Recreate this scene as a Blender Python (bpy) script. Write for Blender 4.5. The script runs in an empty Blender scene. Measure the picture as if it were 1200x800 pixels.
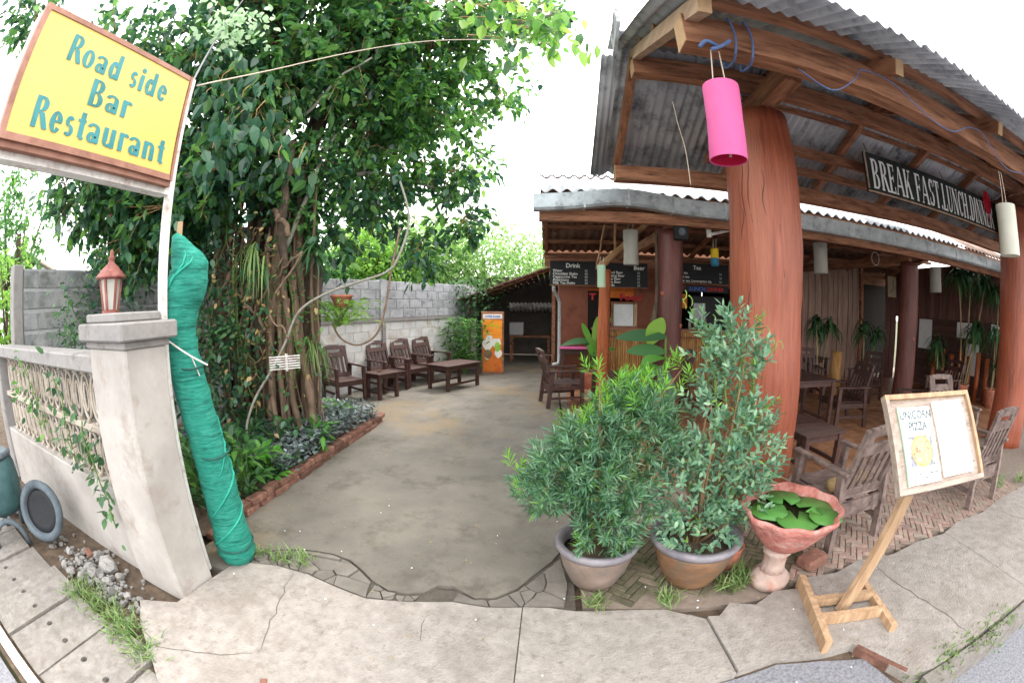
import bpy, math, random
import numpy as np
from mathutils import Vector, Matrix
from mathutils.geometry import tessellate_polygon
random.seed(7); rng = np.random.default_rng(7)
R = math.radians; PI = math.pi; cos = math.cos; sin = math.sin
S = bpy.context.scene
COL = S.collection

# ------------------------------------------------------------------ camera
cd = bpy.data.cameras.new("camera"); cam = bpy.data.objects.new("camera", cd); COL.objects.link(cam)
S.camera = cam
cd.type = 'PANO'; cd.sensor_fit = 'HORIZONTAL'; cd.sensor_width = 36.0; cd.sensor_height = 24.0
cd.clip_start = 0.02; cd.clip_end = 2000
for tgt in (cd, getattr(cd, 'cycles', None)):
    if tgt is None: continue
    try:
        tgt.panorama_type = 'FISHEYE_LENS_POLYNOMIAL'
        tgt.fisheye_fov = R(230)
        tgt.fisheye_polynomial_k0 = 0.0
        tgt.fisheye_polynomial_k1 = -0.06768706434190962
        tgt.fisheye_polynomial_k2 = -9.980123613952578e-06
        tgt.fisheye_polynomial_k3 = -2.532667806833314e-06
        tgt.fisheye_polynomial_k4 = -4.3343757898212676e-08
    except Exception as e:
        print('cam', e)
rt = Vector((0.9961440090545552, 0.08763804404492045, 0.004084906449257639))
fw = Vector((-0.0869676740214739, 0.9925185290635402, -0.08569476728973556))
upv = rt.cross(fw).normalized()
cam.matrix_world = Matrix(((rt.x, upv.x, -fw.x, 0), (rt.y, upv.y, -fw.y, 0), (rt.z, upv.z, -fw.z, 1.65), (0, 0, 0, 1)))

# ------------------------------------------------------------------ sky, sun, exposure (bright overcast)
S.view_settings.view_transform = 'Standard'; S.view_settings.look = 'None'
S.view_settings.gamma = 1.0; S.view_settings.exposure = 2.12
wd = bpy.data.worlds.new("World"); S.world = wd; wd.use_nodes = True
nt = wd.node_tree; nt.nodes.clear()
sky = nt.nodes.new('ShaderNodeTexSky'); sky.sky_type = 'NISHITA'; sky.sun_disc = False
sky.sun_elevation = R(58); sky.sun_rotation = R(35); sky.dust_density = 4.0; sky.air_density = 1.2
cl = nt.nodes.new('ShaderNodeTexNoise'); cl.inputs['Scale'].default_value = 1.6; cl.inputs['Detail'].default_value = 3
cr = nt.nodes.new('ShaderNodeValToRGB'); cr.color_ramp.elements[0].position = .3; cr.color_ramp.elements[1].position = .75
cr.color_ramp.elements[0].color = (8.3, 8.2, 8.0, 1); cr.color_ramp.elements[1].color = (9.9, 9.7, 9.4, 1)
mx = nt.nodes.new('ShaderNodeMixRGB'); mx.inputs[0].default_value = .82
bg = nt.nodes.new('ShaderNodeBackground'); bg.inputs['Strength'].default_value = .13
wo = nt.nodes.new('ShaderNodeOutputWorld')
nt.links.new(cl.outputs['Fac'], cr.inputs[0]); nt.links.new(sky.outputs[0], mx.inputs[1]); nt.links.new(cr.outputs[0], mx.inputs[2])
nt.links.new(mx.outputs[0], bg.inputs['Color']); nt.links.new(bg.outputs[0], wo.inputs['Surface'])
sl = bpy.data.lights.new("sun", 'SUN'); sl.energy = .7; sl.angle = R(14); sl.color = (1, .96, .9)
so = bpy.data.objects.new("sun", sl); COL.objects.link(so)
sd = Vector((sin(R(35)) * cos(R(58)), cos(R(35)) * cos(R(58)), sin(R(58))))
so.rotation_euler = sd.to_track_quat('Z', 'Y').to_euler(); so.location = (0, 0, 30)
try:
    S.cycles.use_denoising = True; S.cycles.max_bounces = 8; S.cycles.diffuse_bounces = 4
    S.cycles.transparent_max_bounces = 6; S.cycles.sample_clamp_indirect = 6
except Exception: pass

# ------------------------------------------------------------------ materials
MATS = {}
def hexc(h):
    h = h.lstrip('#'); v = [int(h[i:i + 2], 16) / 255 for i in (0, 2, 4)]
    return tuple((c / 12.92 if c <= .04045 else ((c + .055) / 1.055) ** 2.4) for c in v) + (1,)
def C(c): return hexc(c) if isinstance(c, str) else (tuple(c) + (1,))[:4]
def mat(name, cols, scale=6, rough=.8, bump=.25, stretch=(1, 1, 1), detail=6, rnd=.12, wear=None, bscale=None,
        spec=.3, trans=0, lo=.3, hi=.7, stain=None, metal=0, grain=False):
    """cols: 2-3 colours over a noise; wear = (colour, amount 0..1, scale); stain the same but broad"""
    m = bpy.data.materials.new(name); m.use_nodes = True; n = m.node_tree; L = n.links; N = n.nodes; N.clear()
    out = N.new('ShaderNodeOutputMaterial'); p = N.new('ShaderNodeBsdfPrincipled')
    tc = N.new('ShaderNodeTexCoord'); mp = N.new('ShaderNodeMapping'); mp.inputs['Scale'].default_value = stretch
    oi = N.new('ShaderNodeObjectInfo')
    ad = N.new('ShaderNodeVectorMath'); ad.operation = 'ADD'
    rm = N.new('ShaderNodeMath'); rm.operation = 'MULTIPLY'; rm.inputs[1].default_value = 13.0
    L.new(oi.outputs['Random'], rm.inputs[0]); L.new(tc.outputs['Object'], ad.inputs[0]); L.new(rm.outputs[0], ad.inputs[1])
    L.new(ad.outputs[0], mp.inputs['Vector'])
    t = N.new('ShaderNodeTexNoise'); t.inputs['Scale'].default_value = scale; t.inputs['Detail'].default_value = detail
    t.inputs['Roughness'].default_value = .62
    L.new(mp.outputs[0], t.inputs['Vector'])
    r = N.new('ShaderNodeValToRGB'); el = r.color_ramp.elements
    el[0].position = lo; el[1].position = hi; el[0].color = C(cols[0]); el[1].color = C(cols[-1])
    if len(cols) == 3: e = el.new((lo + hi) / 2); e.color = C(cols[1])
    L.new(t.outputs['Fac'], r.inputs[0]); col = r.outputs[0]
    for q in (wear, stain):
        if not q: continue
        t2 = N.new('ShaderNodeTexNoise'); t2.inputs['Scale'].default_value = q[2]; t2.inputs['Detail'].default_value = 8
        t2.inputs['Roughness'].default_value = .7; L.new((mp if grain or max(stretch) > 3 else ad).outputs[0], t2.inputs['Vector'])
        r2 = N.new('ShaderNodeValToRGB'); a = .68 - .36 * q[1]
        r2.color_ramp.elements[0].position = max(0, a - .07); r2.color_ramp.elements[1].position = min(1, a + .12)
        L.new(t2.outputs['Fac'], r2.inputs[0])
        mxx = N.new('ShaderNodeMixRGB'); L.new(r2.outputs[0], mxx.inputs[0]); L.new(col, mxx.inputs[1]); mxx.inputs[2].default_value = C(q[0])
        col = mxx.outputs[0]
    if rnd:
        h = N.new('ShaderNodeHueSaturation'); mm = N.new('ShaderNodeMapRange')
        mm.inputs['To Min'].default_value = 1 - rnd; mm.inputs['To Max'].default_value = 1 + rnd
        L.new(oi.outputs['Random'], mm.inputs['Value']); L.new(mm.outputs[0], h.inputs['Value']); L.new(col, h.inputs['Color']); col = h.outputs[0]
    L.new(col, p.inputs['Base Color']); p.inputs['Roughness'].default_value = rough
    p.inputs['Specular IOR Level'].default_value = spec; p.inputs['Metallic'].default_value = metal
    if bump:
        t3 = N.new('ShaderNodeTexNoise'); t3.inputs['Scale'].default_value = bscale or scale * 3; t3.inputs['Detail'].default_value = 5
        L.new(mp.outputs[0], t3.inputs['Vector']); b = N.new('ShaderNodeBump'); b.inputs['Strength'].default_value = bump
        b.inputs['Distance'].default_value = .02; L.new(t3.outputs['Fac'], b.inputs['Height']); L.new(b.outputs[0], p.inputs['Normal'])
    s = p.outputs[0]
    if trans:
        tr = N.new('ShaderNodeBsdfTranslucent'); L.new(col, tr.inputs['Color']); ms = N.new('ShaderNodeMixShader'); ms.inputs[0].default_value = trans
        L.new(p.outputs[0], ms.inputs[1]); L.new(tr.outputs[0], ms.inputs[2]); s = ms.outputs[0]
    L.new(s, out.inputs['Surface']); MATS[name] = m; return m
def leafmat(name, cols, rough=.45, trans=.35, spec=.45):
    m = bpy.data.materials.new(name); m.use_nodes = True; n = m.node_tree; L = n.links; N = n.nodes; N.clear()
    out = N.new('ShaderNodeOutputMaterial'); p = N.new('ShaderNodeBsdfPrincipled'); g = N.new('ShaderNodeNewGeometry')
    r = N.new('ShaderNodeValToRGB'); el = r.color_ramp.elements; oi = N.new('ShaderNodeObjectInfo')
    am = N.new('ShaderNodeMath'); am.operation = 'ADD'; fr = N.new('ShaderNodeMath'); fr.operation = 'FRACT'
    L.new(g.outputs['Random Per Island'], am.inputs[0]); L.new(oi.outputs['Random'], am.inputs[1]); L.new(am.outputs[0], fr.inputs[0])
    el[0].position = 0; el[1].position = 1; el[0].color = C(cols[0]); el[1].color = C(cols[-1])
    for i, c in enumerate(cols[1:-1]):
        e = el.new((i + 1) / (len(cols) - 1)); e.color = C(c)
    L.new(fr.outputs[0], r.inputs[0]); L.new(r.outputs[0], p.inputs['Base Color']); p.inputs['Roughness'].default_value = rough
    p.inputs['Specular IOR Level'].default_value = spec
    hs = N.new('ShaderNodeHueSaturation'); hs.inputs['Value'].default_value = 1.4; hs.inputs['Hue'].default_value = .488; hs.inputs['Saturation'].default_value = 1.0
    L.new(r.outputs[0], hs.inputs['Color'])
    tr = N.new('ShaderNodeBsdfTranslucent'); L.new(hs.outputs[0], tr.inputs['Color']); ms = N.new('ShaderNodeMixShader'); ms.inputs[0].default_value = trans
    L.new(p.outputs[0], ms.inputs[1]); L.new(tr.outputs[0], ms.inputs[2]); L.new(ms.outputs[0], out.inputs['Surface'])
    MATS[name] = m; return m

mat('driveway', ['#5f5b55', '#6d6860', '#7b756b'], 1.5, .75, .4, detail=12, rnd=0, wear=('#565149', .30, 3.2), stain=('#7f6d50', .2, .6), bscale=60)
mat('concrete_pale', ['#857f79', '#948d87', '#a09992'], 14, .9, .5, detail=14, rnd=.03, wear=('#776f67', .24, 18), stain=('#807870', .28, 1.8), bscale=70)
mat('concrete_grey', ['#706b67', '#817c77', '#8e8984'], 12, .9, .5, detail=14, rnd=.05, wear=('#6e675f', .34, 14), stain=('#77706a', .3, 2.0), bscale=70)
mat('crack_stone', ['#625d57', '#79736c'], 6, .9, .3, rnd=.1, bscale=40)
mat('crack_fill', ['#4a453f', '#5d574f'], 20, .95, .5, rnd=0)
mat('soil', ['#3f342b', '#55483c', '#6a5a4b'], 9, .95, .6, rnd=0)
mat('ground', ['#5b5244', '#4c5236', '#6d6552'], 1.4, .95, .5, rnd=0)
mat('asphalt', ['#66666a', '#808086', '#929297'], 55, .9, .6, rnd=0, detail=4)
mat('kerb_white', ['#c9c5bb', '#e2dfd6'], 9, .8, .2, rnd=.05, wear=('#807a72', .35, 12))
mat('herringbone', ['#826a60', '#987f74', '#a99489'], 14, .85, .3, rnd=.25, wear=('#8d8a7c', .35, 9))
mat('herringbone_moss', ['#5d5649', '#6e6555', '#8a7c6a'], 10, .9, .35, rnd=.22, wear=('#4d5238', .45, 6))
mat('terrace_tile', ['#80583f', '#9a6d50', '#b28464'], 5, .6, .15, rnd=.12)
mat('grout', ['#75695f', '#8a7d72'], 14, .95, .3, rnd=0)
mat('pillar_paint', ['#938e89', '#a39e99', '#b0aba6'], 2.2, .8, .2, rnd=.02, detail=9, wear=('#8b7f76', .22, 5.0), stain=('#958f8a', .3, 1.6))
mat('coping', ['#787574', '#8d8a88', '#9f9c9a'], 5, .85, .3, rnd=.04, wear=('#6e6966', .38, 5))
mat('baluster', ['#978d81', '#aaa094', '#b8afa3'], 6, .85, .25, rnd=.06, wear=('#80705f', .33, 8))
mat('block_grey', ['#8c8e93', '#a0a2a6', '#aeafb1'], 4, .95, .45, rnd=.12, wear=('#75757a', .3, 9), bscale=60)
mat('block_dark', ['#75787b', '#8a8c8d', '#9c9c9b'], 4, .95, .5, rnd=.09, wear=('#626660', .38, 7), bscale=60)
mat('block_white', ['#bcbdbf', '#cbcbca', '#d5d4d2'], 3, .85, .35, rnd=.05, wear=('#b0a596', .3, 3.5), bscale=50)
mat('mortar', ['#939496', '#a4a5a6'], 12, .95, .4, rnd=0)
mat('mortar_white', ['#c0c0be', '#d2d1ce'], 12, .95, .3, rnd=0)
mat('brick_red', ['#5f4238', '#755145', '#8c6c5d'], 9, .9, .6, rnd=.4, wear=('#5f4a3e', .34, 14))
mat('rubble', ['#72706e', '#8a8784', '#9b9793'], 9, .95, .4, rnd=.25)
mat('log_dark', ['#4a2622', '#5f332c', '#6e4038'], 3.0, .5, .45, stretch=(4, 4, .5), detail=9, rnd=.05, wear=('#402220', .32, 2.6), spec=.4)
mat('log_red', ['#7a3c28', '#904a32', '#a35a3f'], 5, .45, .5, stretch=(5, 5, .35), detail=10, rnd=.04, wear=('#7a3e2b', .26, 1.6), spec=.5, stain=('#a9654a', .24, .8))
mat('log_orange', ['#8f4a2a', '#b3633a'], 5, .5, .3, stretch=(4, 4, .6), rnd=.05, wear=('#6a3a26', .3, 3))
mat('beam', ['#724b37', '#91644b', '#a97a5e'], 3.2, .7, .4, stretch=(.7, 5, 5), detail=8, rnd=.15, wear=('#4a2f22', .3, 4))
mat('beam_y', ['#6e4834', '#8c5f47', '#a2745a'], 3.2, .7, .4, stretch=(5, .7, 5), detail=8, rnd=.15, wear=('#4a2f22', .3, 4))
mat('beam_pale', ['#8c705c', '#a58a74', '#b9a28c'], 3.2, .75, .4, stretch=(5, .7, 5), detail=8, rnd=.08)
mat('end_grain', ['#b99a78', '#a18260'], 22, .85, .2, rnd=.05)
mat('sheet', ['#92959b', '#a7aaaf', '#b8babe'], 2.5, .72, .15, stretch=(1, .35, 1), rnd=.12, wear=('#54565a', .35, 2.8))
mat('sheet_rusty', ['#6a5a52', '#7f6c62', '#8e7c72'], 2.5, .8, .15, stretch=(1, .35, 1), rnd=.12, wear=('#5a3c2e', .4, 3))
mat('sheet_white', ['#b4b6b9', '#c9cbcd', '#dcdddd'], 3, .6, .1, rnd=.08, wear=('#7b7672', .28, 5))
mat('gutter_metal', ['#8d979c', '#a9b2b7', '#bcc4c8'], 4, .38, .12, rnd=.08, wear=('#767c80', .3, 6), metal=.2)
mat('chair_wood', ['#33211d', '#452d28', '#543a33'], 5, .5, .25, stretch=(3, 3, 3), rnd=.15, spec=.45)
mat('chair_grey', ['#5c4e4b', '#75655f', '#8b7a73'], 6, .75, .4, stretch=(2, 2, 2), rnd=.1, detail=9, wear=('#4a3c3a', .3, 9))
mat('cushion', ['#a58a62', '#bfa377', '#8f7450'], 8, .9, .3, rnd=.08)
mat('stand_wood', ['#947659', '#ad8e70', '#c0a485'], 4, .7, .25, stretch=(5, 5, .6), rnd=.08, wear=('#8a7058', .25, 7))
mat('stand_board', ['#8d7c70', '#a39388', '#b5a79c'], 4, .75, .3, stretch=(1, 6, 6), rnd=.06, wear=('#6a5c54', .28, 8))
mat('pot_grey', ['#6f6057', '#837268', '#938379'], 6, .7, .25, rnd=.08, stretch=(1, 1, 1), wear=('#6f6762', .4, 5))
mat('pot_rim', ['#68646b', '#7b767c', '#8d888c'], 7, .6, .2, rnd=.06)
mat('pot_brown', ['#6a4e38', '#7f5f47', '#927458'], 4, .5, .2, stretch=(1, 1, 3), rnd=.06, wear=('#665a50', .4, 4))
mat('terracotta', ['#a95f4a', '#c07a62', '#ce8f78'], 7, .85, .3, rnd=.08, wear=('#8a6a58', .3, 8))
mat('urn_pink', ['#a0605a', '#b8766c', '#c58b80'], 14, .85, .8, rnd=0, detail=9, wear=('#c2a29a', .28, 9), stain=('#824438', .25, 5), bscale=30)
mat('urn_white', ['#98827a', '#ac978d', '#bba79d'], 7, .85, .45, rnd=0, wear=('#a3705c', .36, 6))
mat('water', ['#1c1a12', '#2a271b'], 3, .1, .02, rnd=0, spec=.6)
mat('net', ['#279a84', '#38b39c', '#60ccb8'], 9, .7, 1.0, stretch=(1.5, 1.5, 14), detail=10, rnd=0, spec=.25, wear=('#5cc4ae', .18, 9), stain=('#0f6c5e', .3, 3), bscale=60)
mat('net_dark', ['#1d4a44', '#2a5a52'], 9, .8, .3, rnd=0)
mat('white_metal', ['#c4c1bd', '#d6d3cf', '#e0ddd9'], 6, .5, .1, rnd=.03, wear=('#9d8878', .28, 9))
mat('sign_frame', ['#775244', '#8e6555', '#9c7566'], 7, .6, .2, rnd=.04)
mat('sign_yellow', ['#c0a552', '#c8ae5a'], 1.2, .45, .0, rnd=0, spec=.4)
mat('sign_side', ['#cfc9bd', '#e2ddd2'], 5, .6, .1, rnd=0, wear=('#a39a8c', .25, 7))
mat('teal_paint', ['#1c6c6d', '#337e84', '#185c52'], 3.2, .5, .0, rnd=0)
mat('lamp_copper', ['#70403a', '#87524a', '#9a655c'], 9, .5, .25, rnd=.04, wear=('#6d3a33', .3, 14))
mat('lamp_glass', ['#b8b9b0', '#cfd0c6'], 5, .25, .0, rnd=0, trans=.3)
mat('board_black', ['#17181c', '#22242a'], 5, .55, .1, rnd=.08)
mat('sign_board', ['#171a19', '#232827', '#2e3432'], 6, .6, .2, rnd=0, wear=('#394340', .3, 9))
mat('paint_white', ['#e2e4e1', '#eff0ee'], 9, .6, .05, rnd=0, wear=('#a9aeaa', .16, 22))
mat('paint_red', ['#a8242a', '#c2343a'], 6, .6, .0, rnd=0)
mat('paint_blue', ['#3a5aa8', '#4a74c0'], 6, .6, .0, rnd=0)
mat('paint_orange', ['#c25a24', '#d6772e', '#b5481e'], 4, .7, .0, rnd=.05)
mat('wall_brown', ['#6e4232', '#7c4c3a', '#855442'], 1.6, .8, .15, rnd=0, wear=('#633a2c', .3, 3))
mat('plank', ['#5e4038', '#71504a', '#84625a'], 3, .8, .35, stretch=(5, 5, .5), detail=8, rnd=.2)
mat('plank_pale', ['#7d6358', '#957a6e', '#a88e81'], 3, .85, .3, stretch=(5, 5, .5), detail=8, rnd=.12)
mat('siding', ['#4e3630', '#604640'], 4, .8, .3, stretch=(.6, .6, 5), rnd=.18)
mat('dark_room', ['#15110f', '#1e1815'], 4, .9, .1, rnd=0)  # near-black: the shade of unlit interiors is put into this colour
mat('shed_wall', ['#4a4642', '#5c5650'], 3, .9, .3, rnd=.05)
mat('thatch', ['#4c3a30', '#604a3c', '#6e584a'], 6, .95, .7, stretch=(6, 1, 1), rnd=.15)
mat('bamboo', ['#8a6238', '#a87c4a', '#bd935c'], 5, .5, .15, stretch=(4, 4, .7), rnd=.25)
mat('branch_bark', ['#8d6a48', '#a8845e', '#bb9c78'], 6, .7, .35, rnd=.05)
mat('bark', ['#40362e', '#574a3f', '#6e6052'], 5, .9, .8, stretch=(3, 3, .7), detail=9, rnd=.15, wear=('#3a332b', .36, 6))
mat('root', ['#5a4a3e', '#766252', '#8e7866'], 6, .9, .6, stretch=(3, 3, .8), rnd=.22)
mat('vine_stem', ['#716f64', '#96948a', '#807d70'], 8, .85, .3, rnd=.15)
mat('pvc', ['#a3a8a8', '#bcc1c1'], 7, .6, .15, rnd=.03, wear=('#8a8c86', .3, 12))
mat('pvc_blue', ['#3a8fa8', '#4aa3bb'], 7, .45, .05, rnd=0)
mat('rope_blue', ['#4a5f8c', '#6277a0'], 20, .8, .2, rnd=0)
mat('string', ['#b9a898', '#cfc0b0'], 30, .9, 0, rnd=0)
mat('wire', ['#6a6a6c', '#86868a'], 20, .6, 0, rnd=0)
mat('lantern_pink', ['#dd6aa4', '#e678b0'], 3, .8, .05, rnd=0, trans=.35)
mat('lantern_red', ['#c81d4a', '#d92a58'], 3, .8, 0, rnd=0, trans=.3)
mat('lantern_white', ['#c9c8bb', '#dad9cd'], 3, .85, .05, rnd=.03, trans=.35)
mat('lantern_grey', ['#a3a198', '#b5b3aa'], 3, .85, .05, rnd=.03, trans=.3)
mat('lantern_mint', ['#a8d8c2', '#d9e6c8'], 2, .85, 0, rnd=0, trans=.35)
mat('lantern_yellow', ['#d6b62e', '#e2c83e'], 3, .85, 0, rnd=0, trans=.3)
mat('lantern_blue', ['#2f6f8f', '#3d84a3'], 3, .85, 0, rnd=0, trans=.3)
mat('black_plastic', ['#15161a', '#202227'], 12, .5, .05, rnd=0)
mat('tyre', ['#3f474d', '#525b62', '#5f6a71'], 8, .7, .3, rnd=.05)
mat('bin_green', ['#2f4a4c', '#3c5a5c', '#4a6668'], 8, .5, .15, rnd=0)
mat('page', ['#e3ebe3', '#eef2ec'], 3, .35, 0, rnd=.01, spec=.5)
mat('page_cream', ['#e8e6dc', '#f0eee6'], 3, .35, 0, rnd=.01, spec=.5)
mat('ink', ['#4a545c', '#5d676e'], 9, .6, 0, rnd=0)
mat('ink_pale', ['#b5c4c4', '#c9d0d0'], 9, .6, 0, rnd=0)
mat('pizza', ['#c9705a', '#dfb07a', '#d68a70'], 38, .5, 0, rnd=0, detail=2, lo=.4, hi=.6, wear=('#f0d7a0', .35, 30))
mat('pizza_crust', ['#c98a52', '#dba66c'], 30, .6, 0, rnd=0)
mat('photo_bg', ['#8f8f98', '#5f6a78', '#b0a59a'], 22, .5, 0, rnd=0, lo=.4, hi=.6)
mat('banner_orange', ['#d65a1c', '#ee9a2c', '#e06a20'], 3, .5, 0, rnd=0, stretch=(.3, .3, 2))
mat('banner_red', ['#6a1f1c', '#8a2a22'], 8, .5, 0, rnd=0)
mat('banner_white', ['#d8d4cc', '#f0ece4'], 8, .5, 0, rnd=0)
mat('banner_green', ['#7ab03a', '#9acb52'], 8, .5, 0, rnd=0)
mat('white_panel', ['#d0d6da', '#e6eaec'], 3, .6, 0, rnd=.02)
mat('paper', ['#d9dadd', '#e8e9ea'], 5, .8, .05, rnd=.02)
mat('paper_art', ['#cdbd9d', '#dccfb2'], 9, .8, .05, rnd=0)
mat('net_fold', ['#1f8874', '#2ea08a'], 12, .7, .5, rnd=0)
mat('house_white', ['#d2d5d8', '#e2e4e6'], 2, .8, .05, rnd=0)
mat('house_roof', ['#8f8a80', '#a8a294'], 6, .85, .2, rnd=0)
mat('stem_green', ['#4f6a2f', '#66843e'], 9, .6, .1, rnd=.1)
mat('stem_brown', ['#6f5a42', '#8a7052'], 9, .8, .3, rnd=.12)
mat('cane', ['#8a7a5a', '#a39270'], 7, .7, .3, rnd=.1)
mat('fridge', ['#a7a9ad', '#bcbec2'], 3, .5, 0, rnd=0)
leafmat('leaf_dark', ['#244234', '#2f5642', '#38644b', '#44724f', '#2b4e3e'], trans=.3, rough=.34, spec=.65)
leafmat('leaf_tree', ['#38633a', '#4f8042', '#2f573a', '#659a48', '#437240', '#7aaa50'], trans=.5, rough=.36, spec=.6)
leafmat('leaf_lit', ['#4c8040', '#659a46', '#3d7038', '#7fb050'], trans=.6, rough=.36, spec=.5)
leafmat('leaf_bright', ['#6a9c40', '#88b650', '#58883c', '#9cc460'], trans=.55)
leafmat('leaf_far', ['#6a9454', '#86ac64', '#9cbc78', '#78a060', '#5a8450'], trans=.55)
leafmat('leaf_vine', ['#315638', '#41693f', '#527a49', '#294b34'], trans=.3)
leafmat('leaf_pod', ['#426c50', '#578462', '#72997a', '#4b765a', '#8cac8e', '#669458'], trans=.2, rough=.45)
leafmat('leaf_pod_new', ['#6aa636', '#86bf46', '#5a9638'], trans=.35)
leafmat('leaf_shrub', ['#507a60', '#689274', '#84aa8a', '#487058', '#9aba9a', '#769e6c'], trans=.22)
leafmat('leaf_curl', ['#7fae4c', '#93ba58', '#6a9e48'], trans=.35)
leafmat('leaf_purple', ['#56665f', '#717f80', '#4f6258', '#858f94', '#55695f', '#5f5a66', '#94a09c'], trans=.1)
leafmat('leaf_pale', ['#8fb08a', '#a8c4a0', '#bfd4b4'], trans=.5)
leafmat('leaf_yellow', ['#d9892c', '#e0a63c', '#c96a3a'], trans=.4)
leafmat('leaf_strap', ['#2f5236', '#3e6842', '#4c7a4a', '#294830'], trans=.3, rough=.35)
leafmat('leaf_lily', ['#4f8a3e', '#68a24c', '#5a9444'], trans=.2)
leafmat('leaf_canna', ['#4f9036', '#64a83e', '#3f7f36'], trans=.45)
leafmat('grass', ['#5f7f45', '#7d9a58', '#4f703c', '#8f9a64'], trans=.25)
leafmat('leaf_dry', ['#8a7448', '#a08a58', '#6e5a38'], trans=.2)

# ------------------------------------------------------------------ mesh builder
def wloc(o):
    v = Vector((0, 0, 0))
    while o is not None: v += o.location; o = o.parent
    return v
def tag(o, label=None, cat=None, group=None, kind=None):
    if label: o['label'] = label
    if cat: o['category'] = cat
    if group: o['group'] = group
    if kind: o['kind'] = kind
    return o
def empty(name, loc, label=None, cat=None, group=None):
    o = bpy.data.objects.new(name, None); COL.objects.link(o); o.location = loc; o.empty_display_size = .1
    return tag(o, label, cat, group)
def link(name, me, m, parent=None, kind=None):
    o = bpy.data.objects.new(name, me); COL.objects.link(o)
    if m and not me.materials: me.materials.append(MATS[m])
    if parent is not None: o.parent = parent
    if kind: o['kind'] = kind
    return o
class MB:
    def __init__(s): s.v = []; s.f = []
    def add(s, vs, fs):
        b = len(s.v); s.v += [tuple(v) for v in vs]; s.f += [tuple(i + b for i in f) for f in fs]; return s
    def box(s, c, d, rot=None, taper=1):
        x, y, z = d[0] / 2, d[1] / 2, d[2] / 2
        P = [Vector((sx * x * (taper if sz > 0 else 1), sy * y * (taper if sz > 0 else 1), sz * z)) for sz in (-1, 1) for sy in (-1, 1) for sx in (-1, 1)]
        if rot is not None: P = [rot @ p for p in P]
        return s.add([p + Vector(c) for p in P], [(0, 2, 3, 1), (4, 5, 7, 6), (0, 1, 5, 4), (2, 6, 7, 3), (0, 4, 6, 2), (1, 3, 7, 5)])
    def bev(s, c, d, b=.006, rot=None):
        """box with chamfered upright edges and top"""
        x, y, z = d[0] / 2, d[1] / 2, d[2] / 2
        ring = [(-x + b, -y), (x - b, -y), (x, -y + b), (x, y - b), (x - b, y), (-x + b, y), (-x, y - b), (-x, -y + b)]
        P = []
        for zz, sh in ((-z, b), (-z + b, 0), (z - b, 0), (z, b)):
            for (a, e) in ring:
                P.append(Vector((a * (1 - sh / x), e * (1 - sh / y), zz)))
        F = [tuple(range(7, -1, -1)), tuple(range(24, 32))]
        for k in range(3):
            for i in range(8): j = (i + 1) % 8; F.append((k * 8 + i, k * 8 + j, k * 8 + 8 + j, k * 8 + 8 + i))
        if rot is not None: P = [rot @ p for p in P]
        return s.add([p + Vector(c) for p in P], F)
    def bar(s, a, b, w, h, up=(0, 0, 1)):
        """rectangular bar from a to b, w across, h along up"""
        a = Vector(a); b = Vector(b); d = (b - a).normalized(); u = Vector(up); sd_ = d.cross(u)
        if sd_.length < 1e-4: sd_ = d.cross(Vector((0, 1, 0)))
        sd_.normalize(); u = sd_.cross(d).normalized(); P = []
        for q in (a, b):
            for (i, j) in ((-1, -1), (1, -1), (1, 1), (-1, 1)): P.append(q + sd_ * i * w / 2 + u * j * h / 2)
        return s.add(P, [(3, 2, 1, 0), (4, 5, 6, 7), (0, 1, 5, 4), (1, 2, 6, 5), (2, 3, 7, 6), (3, 0, 4, 7)])
    def tube(s, pts, rad, n=8, cap=True, jit=0, phase=0):
        pts = [Vector(p) for p in pts]; m = len(pts)
        if not hasattr(rad, '__len__'): rad = [rad] * m
        P = []; ref = Vector((0, 0, 1)); prev = None
        for i, p in enumerate(pts):
            t = (pts[min(i + 1, m - 1)] - pts[max(i - 1, 0)]).normalized()
            if prev is None:
                a = t.cross(Vector((0, 0, 1)))
                if a.length < .1: a = t.cross(Vector((1, 0, 0)))
            else: a = prev - t * prev.dot(t)
            a.normalize(); prev = a; b = t.cross(a)
            for k in range(n):
                an = 2 * PI * k / n + phase; rr = rad[i] * (1 + (random.uniform(-jit, jit) if jit else 0))
                P.append(p + a * cos(an) * rr + b * sin(an) * rr)
        F = []
        for i in range(m - 1):
            for k in range(n): j = (k + 1) % n; F.append((i * n + k, i * n + j, i * n + n + j, i * n + n + k))
        if cap: F += [tuple(range(n - 1, -1, -1)), tuple(range((m - 1) * n, m * n))]
        return s.add(P, F)
    def lathe(s, c, prof, n=24, wob=None, top=True, bottom=True):
        P = []; F = []; m = len(prof)
        for (r, z) in prof:
            for k in range(n):
                a = 2 * PI * k / n; rr = r * (wob(a, z) if wob else 1)
                P.append((c[0] + rr * cos(a), c[1] + rr * sin(a), c[2] + z))
        for i in range(m - 1):
            for k in range(n): j = (k + 1) % n; F.append((i * n + k, i * n + j, i * n + n + j, i * n + n + k))
        if bottom: F.append(tuple(range(n - 1, -1, -1)))
        if top: F.append(tuple(range((m - 1) * n, m * n)))
        return s.add(P, F)
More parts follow.
